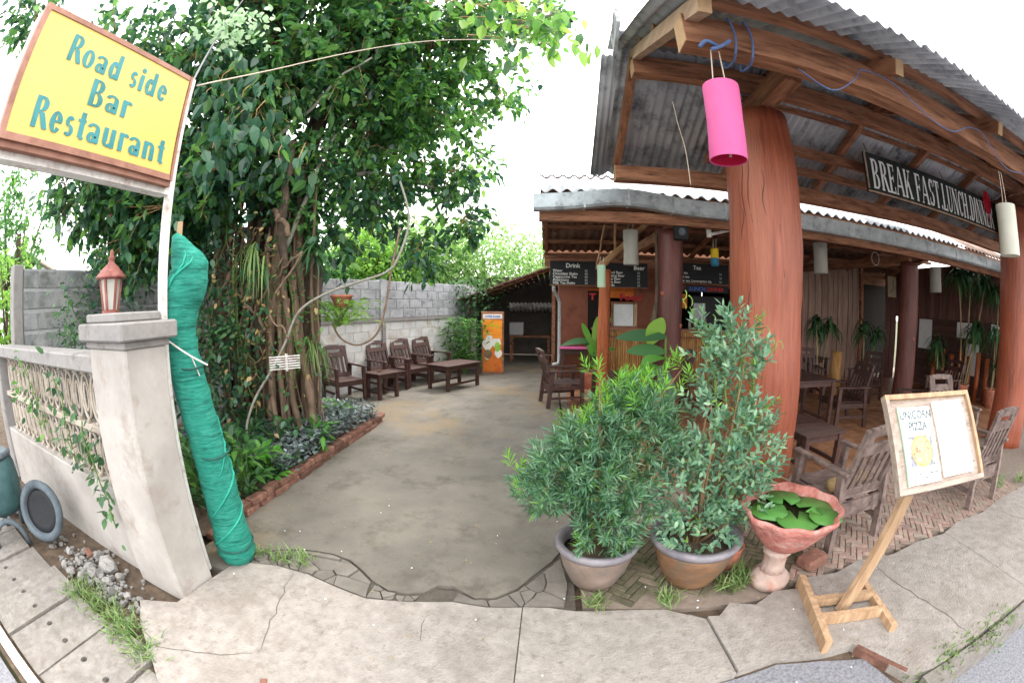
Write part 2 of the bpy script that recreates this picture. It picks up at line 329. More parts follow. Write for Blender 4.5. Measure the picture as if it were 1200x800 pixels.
    def prism(s, poly, z0, z1, holes=()):
        loops = [list(poly)] + [list(h) for h in holes]; flat = [p for l in loops for p in l]; n = len(flat)
        tris = tessellate_polygon([[Vector((p[0], p[1], 0)) for p in l] for l in loops])
        P = [(p[0], p[1], z1) for p in flat] + [(p[0], p[1], z0) for p in flat]
        F = []
        for t in tris:
            a, b, c = (Vector((flat[i][0], flat[i][1], 0)) for i in t)
            if (b - a).cross(c - a).z < 0: t = (t[0], t[2], t[1])
            F.append(tuple(t)); F.append((t[2] + n, t[1] + n, t[0] + n))
        o = 0
        for l in loops:
            k = len(l)
            for i in range(k): j = (i + 1) % k; F.append((o + i, o + i + n, o + j + n, o + j))
            o += k
        return s.add(P, F)
    def build(s, name, m, parent=None, kind=None, smooth=False, local=False, label=None, cat=None, group=None):
        me = bpy.data.meshes.new(name)
        v = s.v
        if parent is not None and not local:
            w = wloc(parent); v = [(a[0] - w.x, a[1] - w.y, a[2] - w.z) for a in v]
        me.from_pydata(v, [], s.f); me.validate(clean_customdata=False)
        if smooth: me.polygons.foreach_set('use_smooth', [True] * len(me.polygons))
        me.materials.append(MATS[m]); me.update()
        o = link(name, me, None, parent, kind)
        return tag(o, label, cat, group)
def copy_tree(o, parent=None):
    c = o.copy(); COL.objects.link(c); c.parent = parent
    for ch in list(o.children): copy_tree(ch, c)
    return c
def rotz(a): return Matrix.Rotation(a, 3, 'Z')
def wiggle(a, b, n, amp, seed=None):
    rr = random.Random(seed) if seed is not None else random
    a = Vector(a); b = Vector(b); out = []
    o = Vector((0, 0, 0))
    for i in range(n + 1):
        t = i / n; o = o * .6 + Vector([rr.uniform(-amp, amp) for _ in range(3)])
        out.append(a.lerp(b, t) + o * sin(PI * min(max(t, .0), 1)))
    return out

# vectorised leaves ------------------------------------------------
def nrm(a): return a / np.maximum(np.linalg.norm(a, axis=1, keepdims=True), 1e-9)
T_FULL = (np.array([[0, 0, 0], [.33, 0, -.03], [.68, 0, -.02], [1, 0, .0], [.28, .42, .05], [.62, .36, .05], [.28, -.42, .05], [.62, -.36, .05]], float),
          [(0, 1, 4), (1, 2, 5, 4), (2, 3, 5), (0, 6, 1), (1, 6, 7, 2), (2, 7, 3)])
T_DIA = (np.array([[0, 0, 0], [.45, .5, .06], [1, 0, 0], [.45, -.5, .06]], float), [(0, 2, 1), (0, 3, 2)])
T_STRAP = (np.array([[0, .15, 0], [0, -.15, 0], [.33, .5, .16], [.33, -.5, .16], [.7, .42, .05], [.7, -.42, .05], [1, 0, -.25]], float),
           [(0, 1, 3, 2), (2, 3, 5, 4), (4, 5, 6)])
def leaf_mesh(name, P, D, L, W, tmpl=T_FULL, roll=None, off=(0, 0, 0), droop=0):
    P = np.asarray(P, float) - np.asarray(off, float); n = len(P); D = nrm(np.asarray(D, float)); L = np.broadcast_to(L, n); W = np.broadcast_to(W, n)
    up = np.tile([0, 0, 1.], (n, 1)) + rng.normal(0, .45, (n, 3)) if roll is None else np.asarray(roll, float)
    side = nrm(np.cross(up, D)); nn = np.cross(D, side)
    V, F = tmpl; k = len(V)
    A = P[:, None, :] + V[None, :, 0:1] * (D * L[:, None])[:, None, :] + V[None, :, 1:2] * (side * W[:, None])[:, None, :] + V[None, :, 2:3] * (nn * L[:, None])[:, None, :]
    if droop: A[:, :, 2] -= droop * (V[None, :, 0] ** 2) * L[:, None]
    me = bpy.data.meshes.new(name); me.vertices.add(n * k); me.vertices.foreach_set('co', A.reshape(-1))
    sizes = [len(f) for f in F]; idx = np.concatenate([np.array(f) for f in F]); tot = len(idx)
    li = (np.arange(n)[:, None] * k + idx[None, :]).reshape(-1)
    me.loops.add(n * tot); me.loops.foreach_set('vertex_index', li)
    st = np.cumsum([0] + sizes[:-1]); ls = (np.arange(n)[:, None] * tot + st[None, :]).reshape(-1)
    me.polygons.add(n * len(F)); me.polygons.foreach_set('loop_start', ls)
    try: me.polygons.foreach_set('loop_total', np.tile(sizes, n))
    except Exception: pass
    me.update(calc_edges=True); me.validate(clean_customdata=False)
    return me
def leaves(name, m, P, D, L, W, parent=None, kind=None, tmpl=T_FULL, roll=None, droop=0, label=None, cat=None, group=None):
    off = wloc(parent) if parent is not None else Vector((0, 0, 0))
    me = leaf_mesh(name, P, D, L, W, tmpl, roll, tuple(off), droop); me.materials.append(MATS[m])
    return tag(link(name, me, None, parent, kind), label, cat, group)
def text_mesh(s, size, offset=0, align='LEFT', extrude=.0008):
    c = bpy.data.curves.new('lettering', 'FONT'); c.body = s; c.size = size; c.offset = offset; c.align_x = align; c.extrude = extrude
    c.resolution_u = 3
    o = bpy.data.objects.new('lettering', c); COL.objects.link(o)
    dg = bpy.context.evaluated_depsgraph_get(); dg.update()
    me = bpy.data.meshes.new_from_object(o.evaluated_get(dg))
    bpy.data.objects.remove(o); bpy.data.curves.remove(c); return me
def text_on(s, size, m, parent, loc, X, Z, name='lettering', offset=0, align='LEFT', sx=1.0):
    """lay flat lettering in the plane spanned by X (reading direction) and Z (up of the letters); loc in world"""
    me = text_mesh(s, size, offset, align); X = Vector(X).normalized(); Z = Vector(Z).normalized(); Nn = X.cross(Z)
    M3 = Matrix((X * sx, Z, Nn)).transposed(); w = wloc(parent) if parent is not None else Vector((0, 0, 0))
    me.transform(Matrix.Translation(Vector(loc) - w) @ M3.to_4x4())
    me.materials.clear(); me.materials.append(MATS[m])
    return link(name, me, None, parent)
# hand drawn letter shapes with thick and thin strokes
def ringp(cx, cy, rx, ry, tx, ty, a0=0, a1=360, n=18):
    out = []; n = max(3, int(n * abs(a1 - a0) / 360)); 
    for i in range(n):
        a = R(a0 + (a1 - a0) * i / n); b = R(a0 + (a1 - a0) * (i + 1) / n)
        out.append([(cx + rx * cos(a), cy + ry * sin(a)), (cx + rx * cos(b), cy + ry * sin(b)),
                    (cx + (rx - tx) * cos(b), cy + (ry - ty) * sin(b)), (cx + (rx - tx) * cos(a), cy + (ry - ty) * sin(a))])
    return out
def rc(x0, y0, x1, y1): return [[(x0, y0), (x1, y0), (x1, y1), (x0, y1)]]
def ob(x0, y0, x1, y1, w): return [[(x0, y0), (x0 + w, y0), (x1 + w, y1), (x1, y1)]]
def glyph(ch, T, t, sf):
    """returns (polygons, advance); cap height 1, x height .66; sf = serif length"""
    W = .62; h = .66; q = []; 
    def stem(x, y0=0, y1=1, top=True, bot=True):
        z = rc(x, y0, x + T, y1)
        if sf:
            if bot: z += rc(x - sf, y0, x + T + sf, y0 + t * .8)
            if top: z += rc(x - sf, y1 - t * .8, x + T + sf, y1)
        return z
    s0 = sf
    if ch == ' ': return [], .38
    if ch == '.': return ringp(s0 + .1, .08, .09, .09, .088, .088), .24 + s0
    if ch in 'BR':
        q = stem(s0) + rc(s0 + T, 1 - t, s0 + .3, 1) + rc(s0 + T, .48, s0 + .3, .48 + t)
        q += ringp(s0 + .3, .48 + t / 2 + (.52 - t / 2) / 2, .27, (.52 - t / 2) / 2 + t * .0 + .0, T, t, -90, 90)
        if ch == 'B': q += rc(s0 + T, 0, s0 + .32, t) + ringp(s0 + .32, .24 + t / 4, .3, .24 + t / 4, T, t, -90, 90)
        else: q += ob(s0 + .58 - T * .4, 0, s0 + .24, .5, T * 1.05) + (rc(s0 + .58 - T * .5, 0, s0 + .58 + T, t * .8) if sf else [])
        return q, .7 + s0 * 2
    if ch in 'EFL':
        q = stem(s0)
        if ch != 'L': q += rc(s0 + T, 1 - t, s0 + .56, 1) + rc(s0 + T, .48, s0 + .46, .48 + t) + (rc(s0 + .56 - t, .78, s0 + .56, 1 - t) + rc(s0 + .46 - t, .4, s0 + .46, .62) if sf else [])
        if ch != 'F': q += rc(s0 + T, 0, s0 + .56, t) + (rc(s0 + .56 - t, t, s0 + .56, .24) if sf else [])
        return q, .64 + s0
    if ch == 'A':
        q = ob(0, 0, .36, 1, t * 1.1) + ob(.62, 0, .34, 1, T) + rc(.14, .28, .6, .28 + t)
        if sf: q += rc(-.05, 0, .16, t * .8) + rc(.56, 0, .62 + T + .07, t * .8)
        return q, .72 + T
    if ch == 'K':
        q = stem(s0) + ob(s0 + T, .38, s0 + .55, 1, t * 1.2) + ob(s0 + .56, 0, s0 + .26, .6, T)
        if sf: q += rc(s0 + .42, 1 - t * .8, s0 + .72, 1) + rc(s0 + .48, 0, s0 + .62 + T, t * .8)
        return q, .78 + s0
    if ch == 'S':
        q = ringp(.31, .74, .27, .26, T, t, 35, 255) + ringp(.31, .27, .29, .27, T, t, -145, 90)
        if sf: q += rc(.5, .72, .5 + t, .98) + rc(.02, .02, .02 + t, .3)
        return q, .68
    if ch == 'T':
        q = stem(.3 - T / 2 + s0, top=False) + rc(0, 1 - t, .66, 1)
        if sf: q += rc(0, .76, t, 1 - t) + rc(.66 - t, .76, .66, 1 - t)
        return q, .72
    if ch == 'U': return stem(s0, .3, 1, bot=False) + rc(s0 + .5, .3, s0 + .5 + t, 1) + ringp(s0 + .25 + t / 2, .3, .25 + t / 2, .3, T * .7, t, 180, 360) + (rc(s0 + .4, 1 - t * .8, s0 + .6 + t, 1) if sf else []), .74 + s0
    if ch == 'N': return rc(s0, 0, s0 + t, 1) + ob(s0 + .5 - T * .3, 0, s0 - T * .1, 1, T) + rc(s0 + .56, 0, s0 + .56 + t, 1) + (rc(s0 - .06, 0, s0 + .14, t * .8) + rc(s0 + .46, 1 - t * .8, s0 + .7, 1) if sf else []), .76 + s0
    if ch == 'C': return ringp(.36, .5, .34, .5, T, t, 48, 312) + (rc(.58, .7, .58 + t, .95) if sf else []), .68
    if ch == 'H': return stem(s0) + stem(s0 + .48) + rc(s0 + T, .48, s0 + .48, .48 + t), .7 + s0 * 2 + T * .5
    if ch == 'D': return stem(s0) + ringp(s0 + .28, .5, .36, .5, T, t, -90, 90) + rc(s0 + T, 0, s0 + .28, t) + rc(s0 + T, 1 - t, s0 + .28, 1), .74 + s0
    if ch == 'I': return stem(s0), T + s0 * 2 + .1
    if ch == 'o': return ringp(.3, h / 2, .3, h / 2 + .02, T, t), .66
    if ch == 'a': return rc(.36, 0, .36 + T, h * .72) + ringp(.27, h * .68, .09 + T, h * .32, T * .8, t, 0, 160) + ringp(.24, h * .26, .22, h * .28, T * .85, t * .9, 0, 360), .46 + T
    if ch == 'd': return rc(.38, 0, .38 + T, 1.0) + ringp(.25, h / 2, .25, h / 2 + .02, T, t, 30, 330), .5 + T
    if ch == 's': return ringp(.22, h * .72, .19, h * .28, T * .8, t, 25, 260) + ringp(.22, h * .28, .21, h * .29, T * .8, t, -150, 90), .5
    if ch == 'i': return rc(0.02, 0, .02 + T, h) + ringp(.02 + T / 2, .86, T * .58, .1, T * .57, .099), T + .12
    if ch == 'e': return ringp(.28, h / 2, .27, h / 2 + .02, T, t, 20, 325) + rc(.1, h * .48, .53, h * .48 + t * .8) + ringp(.28, h * .56, .27, h * .46, T * .9, t, 0, 60), .6
    if ch == 'r': return rc(0.02, 0, .02 + T, h) + ringp(.02 + T + .09, h - .14, .16, .15, T * .6, t * 1.2, 10, 160), T + .26
    if ch == 't': return rc(.1, .06, .1 + T, .9) + rc(0, h - t, .38, h) + rc(.1 + T * .4, 0, .38, t), .44
    if ch == 'u': return rc(.02, .18, .02 + T, h) + rc(.38, 0, .38 + T, h) + ringp(.02 + .24, .22, .24, .22, T * .8, t, 180, 330), .5 + T
    if ch == 'n': return rc(.02, 0, .02 + T, h) + rc(.38, 0, .38 + T, h - .2) + ringp(.22 + T * .5, h - .24, .16 + T * .5 + .0, .25, T * .9, t, 0, 150), .5 + T
    return [], .4
def lettering(s, H, Wd, T, t, sf, m, parent, loc, X, Z, track=.06, name='letter'):
    """each letter its own flat part, height H, whole word fitted to width Wd"""
    X = Vector(X).normalized(); Z = Vector(Z).normalized(); Nn = X.cross(Z); adv = 0; gl = []
    for ch in s:
        q, a = glyph(ch, T, t, sf); gl.append((adv, q)); adv += a + track
    sx = Wd / adv; k = 0
    for (x0, q) in gl:
        if not q: continue
        b = MB()
        for poly in q:
            k += 1; e = .0015 + .00012 * (k % 9)
            ctr = (sum(p[0] for p in poly) / 4, sum(p[1] for p in poly) / 4)
            P = [Vector(loc) + X * ((p[0] + x0) * sx) + Z * (p[1] * H) + Nn * e for p in poly]
            a_ = (P[1] - P[0]).cross(P[2] - P[0]).dot(Nn)
            b.add(P, [(0, 1, 2, 3) if a_ > 0 else (3, 2, 1, 0)])
        b.build(name, m, parent)
# ================================================================== GROUND
MB().add([(-250, -250, -.16), (250, -250, -.16), (250, 250, -.16), (-250, 250, -.16)], [(0, 1, 2, 3)]).build('ground', 'ground', kind='structure')
road = MB(); road.add([(-60, -12, -.1), (60, -12, -.1), (60, .78, -.1), (2.0, .74, -.1), (1.6, 1.22, -.1), (.75, 1.24, -.1), (.2, .3, -.1), (-1, -.05, -.1), (-60, -.05, -.1)], [(0, 1, 2, 3, 4, 5, 6, 7, 8)])
road.build('road', 'asphalt', kind='structure')
patch = MB().prism([(.62, .9), (1.78, .78), (1.70, 1.10), (1.45, 1.2), (1.2, 1.27), (.95, 1.24), (.7, 1.22)], -.12, -.035).build('road_patch', 'asphalt', kind='structure')
soilb = MB().prism([(-14, .0), (-1.6, -.02), (.4, .4), (.6, 1.1), (2.2, .75), (14, .75), (14, 16), (-14, 16)], -.3, -.045).build('soil', 'soil', kind='structure')
# driveway with the broken front edge
front = [(-2.36, 1.62), (-2.02, 1.66), (-2.0, 1.9), (-1.9, 1.99), (-1.79, 2.07), (-1.66, 2.13), (-1.54, 2.16), (-1.4, 2.17), (-1.26, 2.14), (-1.14, 2.06), (-1.03, 1.97), (-.9, 1.9), (-.78, 1.9), (-.68, 1.93), (-.62, 2.02), (-.53, 2.03), (-.45, 1.98), (-.38, 1.93), (-.26, 1.96), (-.14, 2.06), (-.06, 2.2), (.06, 2.37), (.12, 2.5), (.2, 2.7), (.22, 3.2), (.2, 5), (.2, 9.6), (.3, 14), (-5.2, 14), (-5.2, 5.4), (-2.36, 5.4)]
drv = MB().prism(front, -.1, 0).build('driveway', 'driveway', kind='structure')
# front sidewalk in poured slabs
walk = empty('sidewalk', (0, 1.3, 0)); walk['kind'] = 'structure'
backedge = [(-2.0, 1.79), (-1.7, 1.88), (-1.45, 1.88), (-1.2, 1.82), (-1.0, 1.78), (-.75, 1.82), (-.5, 1.875), (-.3, 1.855), (-.102, 1.875)]
MB().prism([(-2.06, 1.2), (-2.3, 1.06), (-2.12, .9), (-1.85, .74), (-1.5, .5), (-1.2, .42), (-1.19, .72), (-.95, 1.0), (-.62, 1.05), (-.5, .85), (-.102, .8)] + backedge[::-1] + [(-2.02, 1.6)], -.12, .0).build('concrete_slab', 'concrete_pale', walk)
MB().prism([(-1.2, .3), (-.1, .3), (-.1, .79), (-.497, .84), (-.62, 1.04), (-.945, .99), (-1.185, .71)], -.12, -.012).build('concrete_slab', 'concrete_grey', walk)
MB().prism([(-.094, .5), (.6, .6), (.68, 1.22), (.95, 1.25), (.92, 1.7), (.7, 1.83), (.45, 1.85), (.2, 1.85), (.05, 1.88), (-.096, 1.88)], -.12, .0).build('concrete_slab', 'concrete_pale', walk)
MB().prism([(.96, 1.26), (1.2, 1.29), (1.47, 1.22), (1.66, 1.2), (1.83, .82), (2.0, .78), (2.6, .79), (3.3, .77), (3.28, 1.86), (2.9, 1.9), (2.55, 1.86), (2.2, 1.92), (1.95, 1.86), (1.7, 1.9), (1.62, 1.8), (1.42, 1.83), (1.25, 1.74), (1.1, 1.8), (1.0, 1.7), (.93, 1.71)], -.12, .012).build('concrete_slab', 'concrete_pale', walk)
MB().prism([(3.31, .77), (6, .77), (12, .8), (12, 1.95), (6, 1.95), (4.6, 1.97), (4.06, 1.9), (3.6, 1.94), (3.29, 1.87)], -.12, .010).build('concrete_slab', 'concrete_pale', walk)
MB().prism([(-.3, .55), (.3, .6), (.66, 1.24), (.9, 1.27), (1.1, 1.3), (1.1, 1.6), (.85, 1.78), (.5, 1.82), (-.3, 1.8)], -.12, -.02).build('joint_filler', 'concrete_grey', walk)
# kerbs
MB().bar((1.67, 1.18, -.03), (1.84, .86, -.03), .035, .085).build('kerb_brick', 'brick_red', walk)
kr = MB(); kr.bar((1.9, .72, -.05), (3.4, .70, -.05), .1, .12); kr.bar((3.41, .70, -.05), (12, .70, -.05), .1, .12); kr.build('kerb', 'concrete_grey', walk)
MB().bar((-14, .06, -.05), (-1.62, .05, -.05), .07, .14).build('kerb', 'kerb_white', walk)
# left pavement: cast slabs with drain holes
xs = -1.36; k = 0
while xs > -5.6:
    w = .47; sl_ = MB(); h = []
    for hx in (xs - .12, xs - .35):
        h.append([(hx + .024 * cos(a), .43 + .024 * sin(a)) for a in [-2 * PI * i / 10 for i in range(10)]])
    top = .80 - .02 * (k % 3) if xs < -1.7 else .66
    dz = (-.01, .0, -.006, .004)[k % 4]
    sl_.prism([(xs - w + .012, .115), (xs - .012, .11), (xs - .016, top), (xs - w + .014, top + .01)], -.1, dz - .004, h)
    sl_.build('paving_slab', 'concrete_grey', walk); xs -= w; k += 1
MB().prism([(-2.1, 1.72), (-1.2, 1.75), (.2, 1.8), (.2, 2.6), (.0, 2.35), (-.3, 2.0), (-1.0, 2.0), (-1.4, 2.2), (-1.9, 2.05)], -.08, -.016).build('crack_grit', 'crack_fill', drv)
def crack(pts, w, z):
    L_ = []; R_ = []
    for i, (x, y) in enumerate(pts):
        a = pts[max(i - 1, 0)]; b = pts[min(i + 1, len(pts) - 1)]; dx, dy = b[0] - a[0], b[1] - a[1]; l = math.hypot(dx, dy); ww = w * (1 - abs(2 * i / (len(pts) - 1) - 1) ** 3) + .0006
        L_.append((x - dy / l * ww, y + dx / l * ww, z)); R_.append((x + dy / l * ww, y - dx / l * ww, z))
    n = len(pts); MB().add(L_ + R_, [(i, n + i, n + i + 1, i + 1) for i in range(n - 1)]).build('crack', 'crack_fill', walk)
def jag(a, b, n, amp): return [(a[0] + (b[0] - a[0]) * i / n + random.uniform(-amp, amp), a[1] + (b[1] - a[1]) * i / n + random.uniform(-amp, amp)) for i in range(n + 1)]
crack(jag((2.28, 1.88), (2.45, .80), 14, .018), .003, .0135)
crack(jag((-1.55, 1.85), (-1.35, 1.1), 11, .02), .002, .0015)
crack(jag((-1.35, 1.1), (-1.9, .8), 9, .015), .002, .0015)
crack(jag((-.62, 1.7), (-.58, 1.5), 6, .01), .0015, .0015)
crack(jag((4.2, 1.9), (4.7, .8), 12, .03), .003, .0115)
# broken stones in the crack between driveway and sidewalk
def clip(poly, a, b, c):  # keep a*x+b*y<=c
    out = []
    for i in range(len(poly)):
        p, q = poly[i], poly[(i + 1) % len(poly)]; fp = a * p[0] + b * p[1] - c; fq = a * q[0] + b * q[1] - c
        if fp <= 0: out.append(p)
        if fp * fq < 0: t = fp / (fp - fq); out.append((p[0] + t * (q[0] - p[0]), p[1] + t * (q[1] - p[1])))
    return out
def shrink(p, d):
    cx = sum(a[0] for a in p) / len(p); cy = sum(a[1] for a in p) / len(p); o = []
    for x, y in p:
        l = math.hypot(x - cx, y - cy); s = max(.25, 1 - d / max(l, 1e-6)); o.append((cx + (x - cx) * s, cy + (y - cy) * s))
    return o
regs = [([(-1.98, 1.86), (-1.9, 1.98), (-1.79, 2.05), (-1.66, 2.11), (-1.54, 2.14), (-1.4, 2.15), (-1.26, 2.12), (-1.14, 2.04), (-1.03, 1.95), (-1.0, 1.79), (-1.2, 1.83), (-1.45, 1.89), (-1.7, 1.89), (-1.95, 1.80)], 17),
        ([(-1.0, 1.94), (-.9, 1.88), (-.78, 1.88), (-.7, 1.9), (-.72, 1.83), (-1.0, 1.79)], 6),
        ([(-.48, 1.96), (-.38, 1.91), (-.26, 1.94), (-.14, 2.03), (-.06, 2.16), (.06, 2.33), (.12, 2.42), (.16, 2.1), (.14, 1.9), (-.1, 1.885), (-.3, 1.865), (-.5, 1.885)], 11)]
ks = 0
for poly, n in regs:
    x0 = min(p[0] for p in poly); x1 = max(p[0] for p in poly); y0 = min(p[1] for p in poly); y1 = max(p[1] for p in poly)
    seeds = [(random.uniform(x0, x1), random.uniform(y0, y1)) for _ in range(n * 2)]
    for i, s in enumerate(seeds):
        c = list(poly)
        for j, q in enumerate(seeds):
            if i == j: continue
            a, b = q[0] - s[0], q[1] - s[1]; cc = (q[0] ** 2 + q[1] ** 2 - s[0] ** 2 - s[1] ** 2) / 2; c = clip(c, a, b, cc)
            if len(c) < 3: break
        if len(c) < 3: continue
        c = shrink(c, .006)
        ar = abs(sum(c[q][0] * c[(q + 1) % len(c)][1] - c[(q + 1) % len(c)][0] * c[q][1] for q in range(len(c)))) / 2
        if ar < .0006: continue
        MB().prism(c, -.04, random.uniform(-.012, .006)).build('stone', 'crack_stone', drv); ks += 1
# ------------------------------------------------------------------ terrace floor
ter = MB().prism([(.24, 1.9), (.95, 1.82), (1.3, 1.8), (1.7, 1.93), (12, 2.0), (12, 14), (.32, 14), (.23, 9), (.24, 3)], -.1, -.012).build('terrace_floor', 'grout', kind='structure')
# herringbone bricks laid at 45 degrees
bl, bw, gp = .15, .05, .006
def herring_mesh():
    b = MB(); b.bev((0, 0, 0), (bl - gp, bw - gp, .02), .003); me = bpy.data.meshes.new('brick'); me.from_pydata(b.v, [], b.f); return me
hm1 = herring_mesh(); hm1.materials.append(MATS['herringbone']); hm2 = herring_mesh(); hm2.materials.append(MATS['herringbone_moss'])
cells = []
nn_ = int(round(bl / bw)) ; u = bl / 3.0
for i in range(-60, 61):
    for j in range(-60, 61):
        # horizontal brick occupies (x..x+3,y) ; vertical brick occupies (x,y..y+3) in units u
        for kind in (0, 1):
            # unit pattern of a 3:1 herringbone: period vector (1,1) and (6,0)
            if j < -12 or j > 12: continue
            bx = i + 6 * j; by = i
            if kind == 0: cx_, cy_, an = bx + 1.5, by + .5, 0
            else: cx_, cy_, an = bx + 5.5, by + 1.5, PI / 2
            x = cx_ * u; y = cy_ * u; a45 = R(52)
            X = 2.4 + x * cos(a45) - y * sin(a45); Y = 2.5 + x * sin(a45) + y * cos(a45)
            if .3 < X < 5.6 and 1.93 < Y < 3.55: cells.append((X, Y, an + a45))
cells = [c for c in cells if not (c[0] < 1.5 and c[1] > 2.9)]
cells.sort(key=lambda c: (0 if c[0] > 1.62 else .8) + math.hypot(c[0] - .6, c[1] - .3) * .5)
rest = {1: MB(), 2: MB()}
for q, (X, Y, a) in enumerate(cells):
    moss = X < 1.75 + .2 * sin(Y * 9)
    dz = random.uniform(-.004, .003)
    if q < 300:
        o = link('brick', hm2 if moss else hm1, None, ter); o.location = (X, Y, -.008 + dz); o.rotation_euler = (random.uniform(-.015, .015), 0, a)
    else: rest[2 if moss else 1].box((X, Y, -.008 + dz), (bl - gp, bw - gp, .02), rotz(a))
if rest[1].v: rest[1].build('brick_paving', 'herringbone', ter, kind='stuff')
if rest[2].v: rest[2].build('mossy_brick_paving', 'herringbone_moss', ter, kind='stuff')
tl = MB()
for i in range(40):
    for j in range(20):
        x = .5 + i * .3; y = 3.72 + j * .3
        if x < 12 and y < 9.2: tl.box((x, y, -.008 + random.uniform(-.001, .001)), (.29, .29, .02))
tl.build('floor_tile', 'terrace_tile', ter, kind='stuff')
# grass, litter
def tuft(P, n, L, sp):
    P = np.array(P); out = P[rng.integers(0, len(P), n)] + np.c_[rng.normal(0, sp, (n, 2)), np.zeros(n)]
    D = np.c_[rng.normal(0, .6, (n, 2)), np.ones(n)]
    return out, D, rng.uniform(.4, 1, n) * L
P, D, L = tuft([(-2.82, .80, -.03), (-2.65, .83, -.03), (-2.5, .82, -.03), (-2.31, .82, -.03), (-2.2, .8, -.03), (-2.1, .78, -.03), (-1.92, .74, -.03)], 620, .13, .055)
leaves('grass', 'grass', P, D, L, .008, kind='stuff', tmpl=T_STRAP)
P, D, L = tuft([(1.9, .8, -.02), (2.1, .74, 0), (2.35, .78, 0), (2.6, .74, 0), (2.8, .78, 0), (2.5, .7, 0), (2.2, .8, 0)], 340, .06, .06)
leaves('grass', 'grass', P, D, L, .012, kind='stuff', tmpl=T_DIA)
P, D, L = tuft([(1.22, 1.95, 0), (1.12, 1.98, 0), (.32, 1.9, 0), (.72, 1.9, 0), (-1.7, 1.95, 0), (-1.55, 1.98, 0), (-1.88, 1.95, 0), (4.9, 2.2, 0), (5.1, 2.3, 0), (5.4, 2.1, 0), (1.28, 2.05, 0)], 420, .14, .035)
leaves('grass', 'grass', P, D, L, .009, kind='stuff', tmpl=T_STRAP)
n = 150; P = np.c_[rng.uniform(-2.2, .1, n), rng.uniform(2.2, 6.5, n), np.full(n, .006)]
leaves('leaf_litter', 'leaf_dry', P, np.c_[rng.normal(0, 1, (n, 2)), np.full(n, .05)], rng.uniform(.008, .028, n), .012, kind='stuff', tmpl=T_DIA)
n = 34; P = np.c_[rng.uniform(-2.2, 3.2, n), rng.uniform(1.0, 3.2, n), np.full(n, .012)]
pb = MB()
for p in P: pb.box(p, (random.uniform(.005, .013), random.uniform(.004, .007), .005), rotz(random.random() * 3))
pb.build('gravel', 'paper', kind='stuff')

# ================================================================== LEFT FRONT: pillar, fence, sign, lamp
pil = empty('gate_pillar', (-2.285, 1.41, 0), 'pale plastered gate pillar with a stepped concrete cap beside the green net roll', 'pillar')
MB().bev((-2.285, 1.41, .72), (.47, .31, 1.52), .012).build('shaft', 'pillar_paint', pil)
MB().bev((-2.285, 1.41, 1.495), (.50, .34, .04), .006).build('cap_moulding', 'coping', pil)
MB().bev((-2.285, 1.41, 1.565), (.58, .42, .098), .01).build('cap', 'coping', pil)
MB().bev((-2.32, 1.41, 1.64), (.40, .34, .05), .008).build('cap_step', 'coping', pil)
fen = empty('baluster_fence', (-3.9, 1.4, 0), 'low white wall with pierced oval balusters and grey coping, left of the gate pillar', 'fence')
MB().bev((-4.0, 1.4, .24), (2.94, .15, .66), .01).build('base_wall', 'pillar_paint', fen)
MB().bev((-4.0, 1.4, 1.375), (2.94, .24, .11), .012).build('coping', 'coping', fen)
MB().bev((-4.0, 1.4, .93), (2.94, .07, .05), .008).build('middle_rail', 'baluster', fen)
bb = MB()
def oval(b, cx, cz, rx, rz, w, y):
    k0 = len(b.v)
    pts = [(cx + rx * cos(a), y, cz + rz * sin(a)) for a in [2 * PI * i / 14 for i in range(15)]]
    b.tube(pts, w, 6, cap=False)
    b.v[k0:] = [(v[0], v[1] * .7, v[2]) for v in b.v[k0:]]
oval(bb, 0, 0, .072, .155, .015, 0); oval(bb, 0, 0, .034, .095, .011, 0)
bb.box((0, 0, .168), (.05, .05, .03)); bb.box((0, 0, -.168), (.05, .05, .03))
bme = bpy.data.meshes.new('baluster'); bme.from_pydata(bb.v, [], bb.f); bme.materials.append(MATS['baluster']); bme.polygons.foreach_set('use_smooth', [True] * len(bme.polygons))
for row, z in enumerate((.74, 1.13)):
    for i in range(24):
        x = -2.62 - i * .165
        if x < -5.4: break
        o = link('baluster', bme, None, fen); o.location = (x + 3.9, 0, z)
MB().bev((-5.55, 1.4, .7), (.2, .2, 1.4), .01).build('end_post', 'coping', fen)
# lamp on the pillar
lm = empty('pillar_lantern', (-2.40, 1.37, 1.665), 'small copper coloured carriage lantern standing on the pillar cap', 'lantern')
c = (-2.40, 1.37, 1.665)
MB().lathe(c, [(.062, 0), (.062, .012), (.05, .02)], 6).build('base', 'lamp_copper', lm)
MB().lathe(c, [(.046, .02), (.07, .19)], 6).build('glass', 'lamp_glass', lm)
fb = MB()
for k in range(6):
    a = 2 * PI * k / 6; fb.bar((c[0] + .048 * cos(a), c[1] + .048 * sin(a), c[2] + .018), (c[0] + .073 * cos(a), c[1] + .073 * sin(a), c[2] + .195), .014, .014, (cos(a), sin(a), 0))
fb.lathe((c[0], c[1], c[2]), [(.078, .19), (.078, .2)], 6); fb.build('frame', 'lamp_copper', lm)
MB().lathe(c, [(.105, .198), (.098, .212), (.05, .262), (.022, .285), (.018, .30), (.026, .31), (.018, .322), (.012, .33), (.014, .345), (.002, .365)], 18).build('roof', 'lamp_copper', lm, smooth=True)
